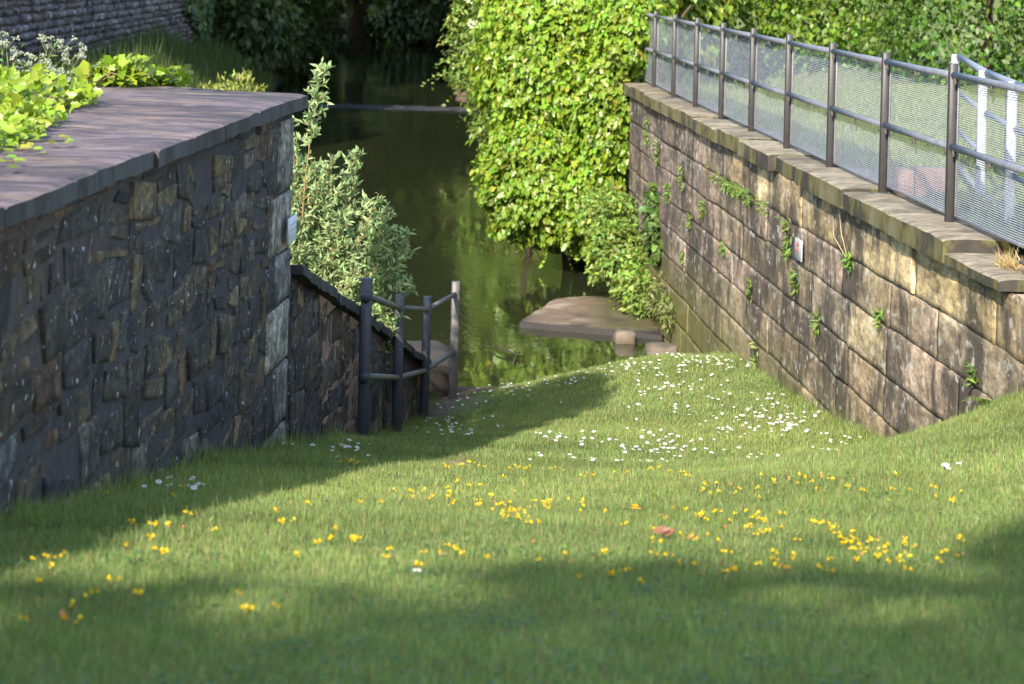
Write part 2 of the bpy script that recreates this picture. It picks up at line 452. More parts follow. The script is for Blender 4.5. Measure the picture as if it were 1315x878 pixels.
# left bank
def bank_edge(y):   # river's left shoreline
    return np.interp(y, [14, 22, 30, 42, 60, 80, 110, 160], [-2.0, -2.3, -2.9, -4.2, -6.6, -8.6, -10., -12.])
def left_bank_z(x, y):
    plat = np.interp(y, [13.4, 15, 24, 30, 400], [3.72, 3.2, 2.3, 2.05, 2.05])
    e = bank_edge(y)
    lo = .28 + np.maximum(0, e - x) * np.interp(y, [13, 16, 24, 40], [3., 1.2, .9, .7])
    z = np.where(y < 13.6, plat, np.minimum(plat, lo))
    out = x > e
    z = np.where(out & (y > 22), .28 - (x - e) * .5, z)
    return z + .06 * vnoise(np.stack([x * .7, y * .7, x * 0], -1), 9)
ysb = np.r_[np.linspace(-34, 13, 30), np.linspace(13.4, 40, 60), np.linspace(42, 130, 50), 180, 260, 420]
V = []; us = np.linspace(0, 1, 46) ** 2
for y in ysb:
    xr = LX(y) - .5 if y < 13.6 else (LX(y) - .25 if y < 22 else bank_edge(y) + 1.2)
    if y < 2: xr = LX(2) - .45 - (2 - y) * 1.2
    x = xr + (-70 - xr) * us
    V.append(np.stack([x, np.full(46, y), left_bank_z(x, np.full(46, y)) - (.05 if y < 2 else 0) - (np.maximum(0, 2 - y) * .25 if y < 2 else 0)], 1))
mb = MB(); mb.add(np.concatenate(V), [grid_faces(len(ysb), 46, False)])
tag(mb.build('left_bank', M['bank'], smooth=True), kind='structure')

# park behind the right wall
def park_edge(y): return np.interp(y, [12.5, 33, 36, 44, 60, 75, 110, 160], [3.3, 2.2, 1.6, .8, -.2, -.8, -2.5, -4.5])
def park_z(x, y):
    e = park_edge(y); flat = 2.95 + .05 * vnoise(np.stack([x * .6, y * .6, x * 0], -1), 4) + np.maximum(0, y - 34) * .004
    k = np.clip((y - 9.8) / 2.8, 0, 1); k = k * k * (3 - 2 * k)
    flat = flat * k + (lawn_z(x, y) + .012) * (1 - k)
    return np.where(y < 33.2, flat, np.minimum(flat, -.25 + (x - e) * .9))
ysp = np.r_[np.linspace(9.4, 12.2, 14), np.linspace(12.4, 33, 30), np.linspace(33.3, 60, 30), np.linspace(62, 130, 24), 180, 260, 420]
V = []
for y in ysp:
    xl = RX(y) + (.3 if y > 11.5 else .9) if y < 33.2 else park_edge(y) - .6
    x = xl + (80 - xl) * us
    V.append(np.stack([x, np.full(46, y), park_z(x, np.full(46, y))], 1))
mb = MB(); mb.add(np.concatenate(V), [grid_faces(len(ysp), 46, True)])
tag(mb.build('park_ground', M['park'], smooth=True), kind='structure')

# ------------------------------------------------------------------ masonry
def stone(mb, origin, du, dn, s0, s1, z0, z1, dep, tint, nu=8, nv=6, rough=.02, rnd=.035, skew=.0, seed=0, mi=0, sunk=-.03):
    """one block of a wall: s along du, z up, front face towards dn"""
    r_ = np.random.default_rng(seed)
    eu = min(.2, rnd / max(s1 - s0, .01)); ev = min(.2, rnd / max(z1 - z0, .01))
    u = np.r_[0, eu, np.linspace(eu, 1 - eu, nu - 2)[1:-1], 1 - eu, 1]; v = np.r_[0, ev, np.linspace(ev, 1 - ev, nv - 2)[1:-1], 1 - ev, 1]
    U, Vv = np.meshgrid(u, v, indexing='ij')
    k = r_.normal(size=8) * skew
    S = s0 + (s1 - s0) * U + (1 - Vv) * (k[0] * (1 - U) + k[1] * U) + Vv * (k[2] * (1 - U) + k[3] * U)
    Z = z0 + (z1 - z0) * Vv + (1 - U) * (k[4] * (1 - Vv) + k[5] * Vv) + U * (k[6] * (1 - Vv) + k[7] * Vv)
    e = np.minimum(np.minimum(U, 1 - U) * (s1 - s0), np.minimum(Vv, 1 - Vv) * (z1 - z0))
    edge = np.clip(1 - e / rnd, 0, 1)
    P3 = np.stack([S * .5 + seed * .37, Z * 1.0, S * 0 + seed * 1.3], -1)
    D = dep * (1 - edge ** 2 * .85) + rough * fbm(P3 * 7, seed, 3) + rough * .6 * fbm(P3 * 22, seed + 3, 2) + r_.normal() * rough * .35
    D = np.where(edge > .99, sunk, D)
    if rough > 0:
        S = S + .35 * rough * vnoise(P3 * 9, seed + 7) * (edge > .3); Z = Z + .35 * rough * vnoise(P3 * 9, seed + 8) * (edge > .3)
    P = np.asarray(origin, float) + S[..., None] * du + D[..., None] * dn + np.stack([0 * Z, 0 * Z, Z], -1)
    mb.add(P.reshape(-1, 3), [grid_faces(nu, nv, True)], tint, mi)

def solid(mb, pts, z0, z1, tint, mi):
    """closed prism over a plan polygon (counter-clockwise); z0/z1 numbers or lists"""
    n = len(pts); z0 = np.broadcast_to(z0, (n,)); z1 = np.broadcast_to(z1, (n,))
    V = [(p[0], p[1], z) for p, z in zip(pts, z0)] + [(p[0], p[1], z) for p, z in zip(pts, z1)]
    F = [np.array([[i, (i + 1) % n, n + (i + 1) % n, n + i] for i in range(n)]), np.array([list(range(n))[::-1]]), np.array([list(range(n, 2 * n))])]
    mb.add(V, F, tint, mi)

RUB = [(.040, .038, .040), (.050, .045, .042), (.030, .030, .034), (.090, .075, .052), (.12, .098, .062), (.075, .062, .046), (.085, .080, .078), (.058, .064, .075), (.10, .066, .045), (.15, .125, .075)]
RW = [3, 3, 2.5, 2.5, 1.6, 2.5, 1.6, 1., .7, .6]
def warp(mb, i0, zt):
    """bend the courses so that no joint runs dead straight"""
    for A in mb.v[i0:]:
        f = np.clip((zt - A[:, 2]) / .25, 0, 1)
        q = np.stack([A[:, 1] * .9, A[:, 2] * 1.4, A[:, 2] * 0 + 3], -1)
        dz = .075 * vnoise(q, 41) + .03 * vnoise(q * 3.1, 42); ds = .07 * vnoise(q + 9, 43) + .025 * vnoise(q * 3.3, 44)
        A[:, 2] += dz * f; A[:, 1] += ds * f; A[:, 0] += .0613 * ds * f

def rubble(mb, origin, du, dn, s0, s1, zlo, zhi, seed=0, hmin=.12, hmax=.27, wmin=.11, wmax=.50, dep=.007, rough=.010):
    r_ = random.Random(seed); z = 0.; zs = []
    Z0 = min(zlo(s0), zlo(s1)) - .1; ZT = max(zhi(s0), zhi(s1)); k = 0
    z = Z0
    while z < ZT:
        h = r_.uniform(hmin, hmax); s = s0 - r_.random() * .2
        while s < s1:
            w = r_.uniform(wmin, wmax) * (1.25 if r_.random() < .2 else 1)
            a, b = max(s, s0), min(s + w, s1)
            if s1 - b < .1: b = s1
            mid = (a + b) / 2
            if b - a > .04 and z + h > zlo(mid) - .12 and z < zhi(mid) - .02:
                top = z + h + r_.uniform(-.012, .012)
                rows = [(z, top)] if r_.random() > .24 else [(z, z + h * .5), (z + h * .5, top)]
                for (q0, q1) in rows:
                    q1 = min(q1, zhi(mid) - .012)
                    if q1 - q0 < .03: continue
                    t = np.array(r_.choices(RUB, RW)[0]) * r_.uniform(.42, .95) * np.array([1.22, 1.02, .78]); k += 1
                    stone(mb, origin, du, dn, a + .008, b - .008, q0 + .006, q1 - .006, dep * r_.uniform(.3, 1.1), t, 14, 10, rough, .008, .026, seed * 1000 + k)
            s = b if b > s else s + w
            if b >= s1: break
        z += h

# -- tall left wall
dL = nrm(np.array([.0613, 1, 0])); nL = np.array([dL[1], -dL[0], 0])
oL = np.array([LX(0), 0, 0.])
lw = thing('stone_wall', 'tall dark rubble stone wall with flat slab top, beside the shaded edge of lawn', 'wall', (LX(8) - .6, 8, 2.6))
mb = MB(); ztop = 3.75
solid(mb, [(LX(-4) - .0015, -4), (LX(13.62) - .0015, 13.62), (LX(13.62) - .95, 14.45), (LX(-4) - 1.5, -4)], .0, ztop - .02, (.044, .036, .033), 1)
i0 = len(mb.v)
rubble(mb, oL, dL, nL, 5.2, 12.86, lambda s: float(lawn_z(LX(s) + .1, s)), lambda s: ztop, seed=21)
warp(mb, i0, ztop)
# corner quoins, large paler dressed blocks, with the return of the end
z = .3; i = 0
dE = nrm(np.array([-.95, .83, 0])); nE = np.array([.83, .95, 0]) / math.hypot(.83, .95)
oE = np.array([LX(13.62), 13.62, 0])
while z < ztop - .05:
    h = R.uniform(.28, .46); h = min(h, ztop - .01 - z); w = .50 if i % 2 else .76
    t = np.array([(.22, .19, .15), (.15, .13, .105), (.26, .225, .17), (.14, .13, .115)][i % 4])
    stone(mb, oL, dL, nL, 13.64 - w, 13.64, z + .006, z + h - .006, .012, t, 9, 9, .006, .01, .006, 500 + i)
    if i % 2: stone(mb, oL, dL, nL, 12.87, 13.64 - w - .012, z + .008, z + h - .008, .006, np.array((.06, .05, .042)) * R.uniform(.6, 1.3), 9, 8, .008, .01, .012, 700 + i)
    z += h; i += 1
rubble(mb, oE, dE, nE, .0, 1.25, lambda s: .3, lambda s: ztop, seed=33)
mb.build('stonework', [M['rubble'], M['mortar']], lw)

def slab(mb, poly, z0, z1, tint, n=10, seed=0, ragged=.02, roundtop=0., bow=.008):
    """stone slab over a 4-corner plan poly (a,b = front edge, c,d = back edge)"""
    a, b, c, d = [np.array(p, float) for p in poly]
    m = 22; u = np.linspace(0, 1, m); v = np.r_[0, .025, np.linspace(.07, 1, n - 2)]
    U, Vv = np.meshgrid(u, v, indexing='ij')
    P = ((1 - U) * (1 - Vv))[..., None] * a + (U * (1 - Vv))[..., None] * b + (U * Vv)[..., None] * c + ((1 - U) * Vv)[..., None] * d
    fr = nrm(np.array([*(a - d)]))
    jag = ragged * (fbm(np.stack([U * np.linalg.norm(b - a) * 5 + seed, U * 0 + seed, U * 0], -1), seed, 3))
    P = P + (jag * (1 - Vv))[..., None] * fr
    zt = z1 + bow * fbm(np.stack([P[..., 0] * 2, P[..., 1] * 2.5, U * 0 + seed], -1), seed + 1, 3) - roundtop * (1 - np.clip(Vv / .25, 0, 1)) ** 2
    ue = np.minimum(U, 1 - U) * np.linalg.norm(b - a); zt = zt - .006 * np.clip(1 - ue / .02, 0, 1)
    zt = zt - np.where(Vv == 0, .008, 0)
    zb = z0 + .5 * ragged * fbm(np.stack([U * 9 + seed, U * 0, U * 0 + 5], -1), seed + 2, 2)
    T = np.concatenate([P, zt[..., None]], -1); B = np.concatenate([P, zb[..., None]], -1)
    k = len(v)
    mb.add(T.reshape(-1, 3), [grid_faces(m, k, False)], tint)
    # sides: front, back, ends
    mid = (T * .5 + B * .5)
    for sl, fl in ((np.s_[:, 0], False), (np.s_[:, -1], True), (np.s_[0, :], True), (np.s_[-1, :], False)):
        t, q, bt = T[sl], mid[sl].copy(), B[sl]
        Q = np.stack([bt, q, t], 1); l = len(t)
        mb.add(Q.reshape(-1, 3), [grid_faces(l, 3, fl)], tint)
    mb.add(B.reshape(-1, 3), [grid_faces(m, k, True)], tint)

y = 1.5; i = 0
while y < 13.6:
    L = R.uniform(.55, .95); y1 = min(y + L, 13.66)
    if 13.66 - y1 < .35: y1 = 13.66
    ov = .065 + R.uniform(-.006, .006); wd = 1.25
    last = y1 > 13.6
    c = (.105, .090, .096) if not last else (.11, .10, .10)
    mb = MB()
    bk = (LX(y) - wd, y + .7), (LX(y1) - wd, y1 + .75)
    slab(mb, [(LX(y) + ov, y + .002), (LX(y1) + ov + (.02 if last else 0), y1 - .002), bk[1], bk[0]], ztop + .003, ztop + .082 + R.uniform(-.006, .006), np.array(c) * R.uniform(.8, 1.2), 12, 40 + i, .012 if not last else .006)
    mb.build('coping_slab', M['coping_left'], lw)
    y = y1; i += 1

# -- low sloping wall that runs on down to the river
zs = lambda y: EYE - (1.87 + .24 * (y - 13.7))
sw = thing('sloping_wall', 'low dark stone wall sloping down from the tall wall behind the railing', 'wall', (LX(18) - .2, 18, 1.0))
mb = MB(); y0, y1 = 13.72, 22.2
solid(mb, [(LX(y0) - .0015, y0), (LX(y1) - .0015, y1), (LX(y1) - .42, y1), (LX(y0) - .42, y0)], [-.3] * 4, [zs(y0) - .03, zs(y1) - .03, zs(y1) - .03, zs(y0) - .03], (.05, .040, .035), 1)
i0 = len(mb.v)
rubble(mb, oL, dL, nL, y0 + .03, y1 - .05, lambda s: float(lawn_z(LX(s) + .1, s)), lambda s: zs(s) - .03, seed=57, hmin=.16, hmax=.3)
warp(mb, i0, 2.2)
mb.build('stonework', [M['rubble'], M['mortar']], sw)
y = y0; i = 0
while y < y1 - .05:
    yb = min(y + R.uniform(.6, 1.0), y1); mb = MB()
    if y1 - yb < .3: yb = y1
    slab(mb, [(LX(y) + .07, y + .005), (LX(yb) + .07, yb - .005), (LX(yb) - .47, yb - .005), (LX(y) - .47, y + .005)], -.035, .035, np.array((.075, .07, .066)) * R.uniform(.8, 1.2), 8, 90 + i, .02)
    # tilt with the slope, with a slight step between slabs
    for A in mb.v: A[:, 2] += zs(A[:, 1]) + R.uniform(-.0, .0) + .012 * (i % 2)
    mb.build('coping_slab', M['coping_left'], sw); y = yb; i += 1

# -- concrete ledge at the end of the sloping wall
mb = MB()
slab(mb, [(-.50, 23.2), (-.56, 24.6), (-1.15, 24.5), (-1.1, 22.5)], .05, .60, (.042, .035, .029), 10, 7, .09, .06, .06)
tag(mb.build('stone_ledge', M['concrete'], loc=(-.8, 23.4, .05)), 'broken brown stone block at the water behind the sunlit railing post', 'stone block')

# -- right wall of big coursed blocks
dR = nrm(np.array([-.062, 1, 0])); nR = np.array([-dR[1], dR[0], 0]); oR = np.array([RX(0), 0, 0.])
rw = thing('retaining_wall', 'sunlit wall of large weathered stone blocks below the mesh fence', 'wall', (RX(22) + .3, 22, .6))
mb = MB(); cz = 2.80
solid(mb, [(RX(11.6) + .010, 11.6), (RX(11.6) + .62, 11.6), (RX(32.9) + .62, 32.9), (RX(32.9) + .010, 32.9)], -.6, cz - .01, (.23, .19, .15), 1)
zc = cz; ci = 0
while zc > -.5:
    h = [.37, .33, .36, .32, .35, .34, .36, .33, .34, .33, .35][ci]; s = 11.6 + R.random() * .6
    first = 11.6
    while first < 32.9:
        w = R.uniform(1.1, 2.3); b = min(first + w, 32.9)
        if 32.9 - b < .25: b = 32.9
        mid = (first + b) / 2; g = float(lawn_z(RX(mid) - .1, mid))
        if zc > g - .15:
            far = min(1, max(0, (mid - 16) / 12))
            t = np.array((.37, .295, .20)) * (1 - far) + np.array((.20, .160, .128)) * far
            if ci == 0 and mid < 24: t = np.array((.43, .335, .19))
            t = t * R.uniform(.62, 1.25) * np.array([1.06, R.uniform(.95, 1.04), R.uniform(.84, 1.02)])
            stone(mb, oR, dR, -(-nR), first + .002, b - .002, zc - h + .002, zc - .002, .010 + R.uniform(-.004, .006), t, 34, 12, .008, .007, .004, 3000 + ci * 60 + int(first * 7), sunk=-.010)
        first = b
    zc -= h; ci += 1
for A in mb.v[1:]:
    q = np.stack([A[:, 1] * .55, A[:, 2] * .9, A[:, 2] * 0], -1); f = np.clip((cz - A[:, 2]) / .3, 0, 1)
    A[:, 2] += (.016 * vnoise(q, 61) + .006 * vnoise(q * 4, 62)) * f; A[:, 0] += .012 * vnoise(q * 1.7, 63)
mb.build('stonework', [M['ashlar'], M['mortar']], rw)
y = 13.36; i = 0
Ls = [1.26, 1.55, 1.6, 1.9, 1.35, 1.7, 1.5, 1.8, 1.6, 1.4, 1.7, 1.6, 1.9]
while y < 33.2 and i < len(Ls):
    y1 = min(y + Ls[i], 33.3); mb = MB(); dz = [-.085, 0, -.01, .012, -.012, 0, .01, -.01, .006, 0, -.01, .01, 0][i]; ov = [.08, .095, .085, .10, .03, .10, .085, .095, .08, .09, .095, .08, .085][i]
    slab(mb, [(RX(y1) - ov, y1 - .007), (RX(y) - ov, y + .007), (RX(y) + .56, y + .007), (RX(y1) + .56, y1 - .007)], cz + .004 + (dz if dz > 0 else 0) * .4, cz + .165 + dz, np.array((.215, .185, .135)) * R.uniform(.82, 1.12), 14, 130 + i, .010, .010, .010)
    mb.build('coping_slab', M['coping_right'], rw)
    y = y1; i += 1

# -- far wall of rough coursed stone on the left bank
fw = thing('boundary_wall', 'long high grey stone wall in shade beyond the left bank', 'wall', (-9.7, 60, 2.0))
dF = nrm(np.array([-.0193, 1, 0])); nF = np.array([dF[1], -dF[0], 0]); oF = np.array([-8.65, 0, 0.])
FX = lambda y: -8.65 - .0193 * y
mb = MB(); solid(mb, [(FX(32) - .02, 32), (FX(78) - .02, 78), (FX(78) - .5, 78), (FX(32) - .5, 32)], 1.6, 5.9, (.07, .06, .058), 1)
z = 1.85; k = 0
while z < 5.9:
    h = R.uniform(.13, .19); s = 37.
    while s < 78:
        w = R.uniform(.3, .62); k += 1
        t = np.array((.145, .124, .122)) * R.uniform(.5, 1.4) * np.array([1, R.uniform(.94, 1.03), R.uniform(.9, 1.08)])
        stone(mb, oF, dF, nF, s + .035, s + w - .035, z + .014 + R.uniform(-.012, .012), z + h - .014, .06 + R.uniform(-.05, .05), t, 5, 5, .02, .03, .02, 9000 + k)
        s += w
    z += h
mb.build('stonework', [M['rubble'], M['mortar']], fw)
mb = MB(); cc = np.array([FX(50.5) + .12, 50.5, 4.33])
prism(mb, cc - (0, 0, .2), cc + (0, 0, .2), .03, .3, .004, (1, 0, 0), (.20, .24, .32))
tag(mb.build('sign_plate', M['white_paint'], loc=cc), 'small blue grey plate high on the far shaded wall', 'sign')

# ------------------------------------------------------------------ railing on the lawn
rl = thing('railing', 'dark post and pipe railing stepping down beside the low sloping wall', 'railing', (-.85, 19.5, .6))
posts = [(-.975, 16.3, 3.44, 2.275), (-.852, 18.85, 3.92, 2.745), (-.715, 21.55, 4.33, 3.165), (-.475, 22.8, 4.39, 3.19)]
dk = (.034, .037, .045)
for i, (x, y, hb, ht) in enumerate(posts):
    mb = MB(); c = dk if i < 3 else (.10, .09, .084)  # first posts coloured dark as in shade, last one paler as in sun
    prism(mb, (x, y, EYE - hb - .25), (x, y, EYE - ht), .08, .08, .007, (1, .1, 0), c)
    mb.build('post', M['dark_metal'], rl)
for lvl, (r0) in ((.125, .024), (.70, .024)):
    for i in range(3):
        a, b = posts[i], posts[i + 1]
        mb = MB(); za, zb = EYE - a[3] - lvl, EYE - b[3] - lvl
        if i == 2: za, zb = za - .0, zb + .0
        tube(mb, [(a[0], a[1], za), (b[0], b[1], zb)], r0, 12, (.10, .098, .082))
        mb.build('rail', M['dark_metal'], rl)
    # cap bolted on the uphill side of the first post
    x, y, hb, ht = posts[0]; mb = MB(); zz = EYE - ht - lvl
    tube(mb, [(x, y - .043, zz), (x, y - .062, zz), (x, y - .075, zz)], [.042, .042, .02], 14, dk)
    mb.build('end_cap', M['dark_metal'], rl)

# ------------------------------------------------------------------ mesh fence on the right wall
FXr = lambda y: 4.0 - .062 * y
fn = thing('mesh_fence', 'grey metal fence with wire mesh panels standing on the right wall', 'fence', (FXr(22), 22, 2.95))
yp = [4.0 * (3.896 + .508 * k) for k in range(-2, 10)]
zb, zt = 2.955, 4.045
dFr = nrm(np.array([-.062, 1, 0]))
for y in yp:
    mb = MB(); x = FXr(y)
    prism(mb, (x, y, zb - .02), (x, y, zt + R.uniform(-.008, .008)), .055, .06, .005, dFr, (.034, .030, .029))
    po = mb.build('post', M['dark_metal'], fn)
    mb = MB(); prism(mb, (x - .01, y, zb - .012), (x - .01, y, zb + .006), .13, .15, .003, dFr, (.07, .06, .055)); mb.build('base_plate', M['dark_metal'], po)
for a, b in zip(yp[:-1], yp[1:]):
    pa = np.array([FXr(a), a, 0]); pb = np.array([FXr(b), b, 0])
    for zz, lo in ((zt - .075, 0), (zt - .565, 0)):
        mb = MB(); tube(mb, [pa + (0, 0, zz) + dFr * .03, (pa + pb) / 2 + (0, 0, zz - .004), pb + (0, 0, zz) - dFr * .03], .025, 10, (.135, .14, .165))
        ro = mb.build('rail', M['dark_metal'], fn)
        for s in (.05, .5, .95):
            mb = MB(); q = pa + (pb - pa) * s + np.array([-.012, 0, zz - .03])
            prism(mb, q - (0, 0, .03), q + (0, 0, .03), .02, .02, .003, dFr, (.09, .075, .06)); mb.build('clip', M['dark_metal'], ro)
    # expanded mesh: rows of zigzag strands
    mb = MB(); n = 52; u = np.linspace(.02, .98, n); zz0 = zb + .05; rows = 62; pitch = (zt - .10 - zz0) / rows
    base = pa + np.outer(u, pb - pa) + np.array([.032, 0, 0])
    for k in range(rows + 1):
        zg = zz0 + k * pitch + ((np.arange(n) + k) % 2 - .5) * pitch * .16
        c = np.c_[base[:, 0], base[:, 1], zg] + .006 * np.c_[np.sin(u * 9 + a), 0 * u, 0 * u]
        lo, hi = c + (-.0022, 0, -.0024), c + (.0022, 0, .0024)
        Vv = np.stack([lo, hi], 1).reshape(-1, 3); F = np.array([(2 * j, 2 * j + 2, 2 * j + 3, 2 * j + 1) for j in range(n - 1)])
        mb.add(Vv, [F], (.25, .26, .30))
    pn = mb.build('mesh_panel', M['dark_metal'], fn)
    mb = MB()
    for q0, q1 in (((.015, zz0), (.985, zz0)), ((.015, zz0), (.015, zt - .1)), ((.985, zz0), (.985, zt - .1))):
        prism(mb, pa + (pb - pa) * q0[0] + (.032, 0, q0[1]), pa + (pb - pa) * q1[0] + (.032, 0, q1[1]), .016, .016, .002, (1, 0, 0), (.14, .14, .15))
    mb.build('panel_frame', M['dark_metal'], pn)

# white handrail behind the fence
wr = thing('handrail', 'white post handrail with grey pipe rails behind the near end of fence', 'railing', (3.6, 17.2, 2.9))
wp = [(3.79, 19.4, 3.96), (3.53, 17.0, 3.93), (3.42, 15.5, 3.92), (3.3, 13.9, 3.9)]
for (x, y, zt_) in wp:
    mb = MB(); prism(mb, (x, y, 2.80), (x, y, zt_ + .02), .065, .04, .004, (1, 0, 0), (.33, .35, .38)); mb.build('post', M['white_paint'], wr)
for dz in (0, -.30, -.62, -.92):
    for p, q in zip(wp[:-1], wp[1:]):
        mb = MB(); tube(mb, [(p[0] + .03, p[1], p[2] + dz), (q[0] + .03, q[1], q[2] + dz)], .026 if dz == 0 else .02, 10, (.17, .19, .235)); mb.build('rail', M['white_paint'], wr)

# two salmon coloured blocks behind the mesh
for k, (x0, x1, lab) in enumerate(((3.00, 3.115, 'narrow salmon stone block standing behind the mesh, left of the wider one'), (3.125, 3.375, 'wide salmon stone block standing on the grass behind the mesh fence'))):
    mb = MB(); xm = (x0 + x1) / 2
    prism(mb, (xm, 17.55, 2.86), (xm, 17.55, 3.155 + .01 * k), x1 - x0, .30, .015, (1, 0, 0), (.40, .235, .155))
    tag(mb.build('stone_block', M['concrete'], loc=(xm, 17.55, 2.9)), lab, 'stone block')
# two wooden posts behind the handrail
for k, (x, y) in enumerate(((4.55, 20.6), (4.9, 21.2))):
    mb = MB(); prism(mb, (x, y, 2.9), (x, y, 3.62 + .04 * k), .11, .11, .01, (1, 0, 0), (.16, .12, .09))
    tag(mb.build('wooden_post', M['bark'], loc=(x, y, 2.9)), ['short brown post, nearer of the pair seen through the white handrail', 'short brown post, farther of the pair seen through the white handrail'][k], 'post', 'posts beyond the handrail')

# small sign plates on the walls
s1 = thing('sign_plate', 'small white plate with red print fixed on the sunlit stone wall', 'sign', (RX(19.7) - .045, 19.7, 2.25))
c = np.array([RX(19.7) - .048, 19.7, 2.25]); mb = MB()
prism(mb, c - dR * .15, c + dR * .15, .18, .012, .002, (0, 0, 1), (.40, .42, .46)); mb.build('plate', M['white_paint'], s1)
mb = MB()
for (u, v, w, h) in ((-.02, .045, .05, .04), (.03, .045, .03, .04), (-.02, -.005, .05, .035), (.03, -.005, .03, .035)):
    q = c + dR * u + np.array([0, 0, v]) + nR * .0085; 
    prism(mb, q - dR * w / 2, q + dR * w / 2, h, .003, .0005, (0, 0, 1), (.55, .16, .12))
mb.build('print', M['white_paint'], s1)
s2 = thing('sign_plate', 'small grey white plate on the shaded corner of the tall wall', 'sign', (LX(13.3) + .06, 13.3, 3.06))
c = np.array([LX(13.36) + .055, 13.36, 3.06]); mb = MB()
prism(mb, c - dL * .13, c + dL * .13, .15, .012, .002, (0, 0, 1), (.55, .57, .6)); mb.build('plate', M['white_paint'], s2)
mb = MB()
for v in (.035, .005, -.03):
    q = c + nL * .0085 + np.array([0, 0, v]); prism(mb, q - dL * .1, q + dL * .1, .008, .003, .0005, (0, 0, 1), (.38, .4, .43))
mb.build('print', M['white_paint'], s2)

# ------------------------------------------------------------------ in the water
mb = MB()
slab(mb, [(.22, 29.15), (2.0, 28.5), (1.98, 31.9), (.72, 31.1)], -.03, .105, (.17, .118, .080), 14, 71, .05, .02, .03)
tag(mb.build('stone_slab', M['slab'], loc=(1.3, 30, .02)), 'broad flat brown slab lying in the river at the right wall', 'stone slab')
def boulder(name, label, c, r, col, seed):
    mb = MB(); nu, nv = 24, 15
    th = np.linspace(0, 2 * math.pi, nu + 1); ph = np.linspace(0, math.pi, nv)
    T, Pp = np.meshgrid(th, ph, indexing='ij')
    D = np.stack([np.cos(T) * np.sin(Pp), np.sin(T) * np.sin(Pp), np.cos(Pp)], -1)
    D = np.sign(D) * np.abs(D) ** .5
    q = 1 + .30 * fbm(D * 1.6 + seed, seed, 3)
    q[-1] = q[0]
    mb.add((np.array(c) + D * np.array(r) * q[..., None]).reshape(-1, 3), [grid_faces(nu + 1, nv, True)], col)
    return tag(mb.build(name, M['concrete'], loc=c), label, 'stone')
boulder('river_stone', 'squarish pale stone in the water in front of the flat slab', (1.53, 28.25, .03), (.14, .13, .12), (.15, .12, .09), 4)
boulder('river_stone', 'low flat stone in the water against the foot of right wall', (1.98, 27.55, .03), (.24, .18, .08), (.13, .105, .08), 8)
boulder('river_stone', 'reddish stone beside the far shallows, under the white flowering shrub', (-1.5, 79, .1), (.32, .3, .16), (.13, .085, .065), 12)
mb = MB()
tube(mb, [(-.16, 27.6, .05), (.0, 27.2, .06), (.18, 26.9, .045), (.12, 26.4, -.02)], [.006, .010, .010, .008], 7, (.07, .055, .04))
tag(mb.build('bent_twig', M['bark'], loc=(.15, 26.6, 0)), 'thin bent dark twig sticking out of the water near the mud', 'twig')
# weir
we = thing('weir', 'low weir crossing the dark river with a pale line of foam', 'weir', (-4.5, 72, 0))
mb = MB(); solid(mb, [(-12, 71.9), (3, 71.6), (3, 72.6), (-12, 72.9)], -.3, .045, (.12, .11, .10), 0); mb.build('sill', M['concrete'], we)
mb = MB(); xs = np.linspace(-12, 3, 60); q = .35 * fbm(np.stack([xs * 1.2, xs * 0, xs * 0], -1), 4, 3)
y0 = 71.9 - (xs + 12) * .02
top = np.stack([xs, y0 + .25, xs * 0 + .075], 1); midp = np.stack([xs, y0 - .25, xs * 0 + .06], 1); bot = np.stack([xs, y0 - .8 - q, xs * 0 + .012], 1)
mb.add(np.stack([bot, midp, top], 1).reshape(-1, 3), [grid_faces(60, 3, True)]); tag(mb.build('water_foam', M['foam'], we), kind='stuff')
# ------------------------------------------------------------------ plants
YG = (.175, .265, .024)     # fresh ivy
def shrub(name, label, cat, loc, ells, N, L, W, templ, col, stems, group=None, m='leaf', bark=(.09, .065, .045), **kw):
    t = thing(name, label, cat, loc, group)
    mb = MB(); foliage(mb, ells, N, L, W, templ, col, **kw); mb.build('foliage', M[m], t)
    mb = MB()
    for (b0, b1, r0) in stems: branchy(mb, b0, b1, r0, 10, .35 * np.linalg.norm(np.subtract(b1, b0)), bark, int(abs(b0[0] * 100)) + len(label))
    mb.build('stem', M['bark'], t)
    return t

# the great ivy mass over the river at the far end of the right wall
iv = shrub('ivy_covered_tree', 'huge bright green ivy mass hanging over the river at end of wall', 'ivy', (1.2, 35.6, .2),
      [(.95, 35.2, 3.2, 1.44, 1.5, 1.9), (.95, 35.7, 4.9, 1.65, 1.6, 1.5), (.52, 34.5, 1.45, .95, .95, 1.05), (1.3, 34.2, 1.15, .65, .8, .85), (1.5, 34.1, 2.5, .62, .9, 1.35), (1.1, 36.6, 6.4, 1.8, 1.8, 1.6), (1.75, 33.4, 3.75, .55, .8, .65)],
      96000, .074, .85, IVY, YG, [((1.3, 35.8, -.1), (1.0, 36, 6.5), .22), ((1.0, 35, -.1), (.6, 34.8, 2.6), .09), ((1.5, 34.6, -.1), (1.6, 34.4, 3.0), .08)],
      m='ivy_leaf', lump=.17, freq=2.4, depth=.18, droop=.9, var=.17, col2=(.45, .36, .03), f2=.008, lv=.4, shoots=260, sl=.34)
mb = MB()
for i in range(46):
    p = np.array([R.uniform(.4, 1.7), R.uniform(34.0, 35.2), R.uniform(.6, 1.1)])
    q = p + (R.uniform(-.4, .4), R.uniform(-.2, .2), -p[2] * R.uniform(.3, 1.05))
    tube(mb, [p, (p + q) / 2 + (R.uniform(-.15, .15), 0, R.uniform(-.1, .1)), q], [.009, .008, .004], 5, np.array((.16, .075, .04)) * R.uniform(.6, 1.3))
mb.build('hanging_root', M['bark'], iv)

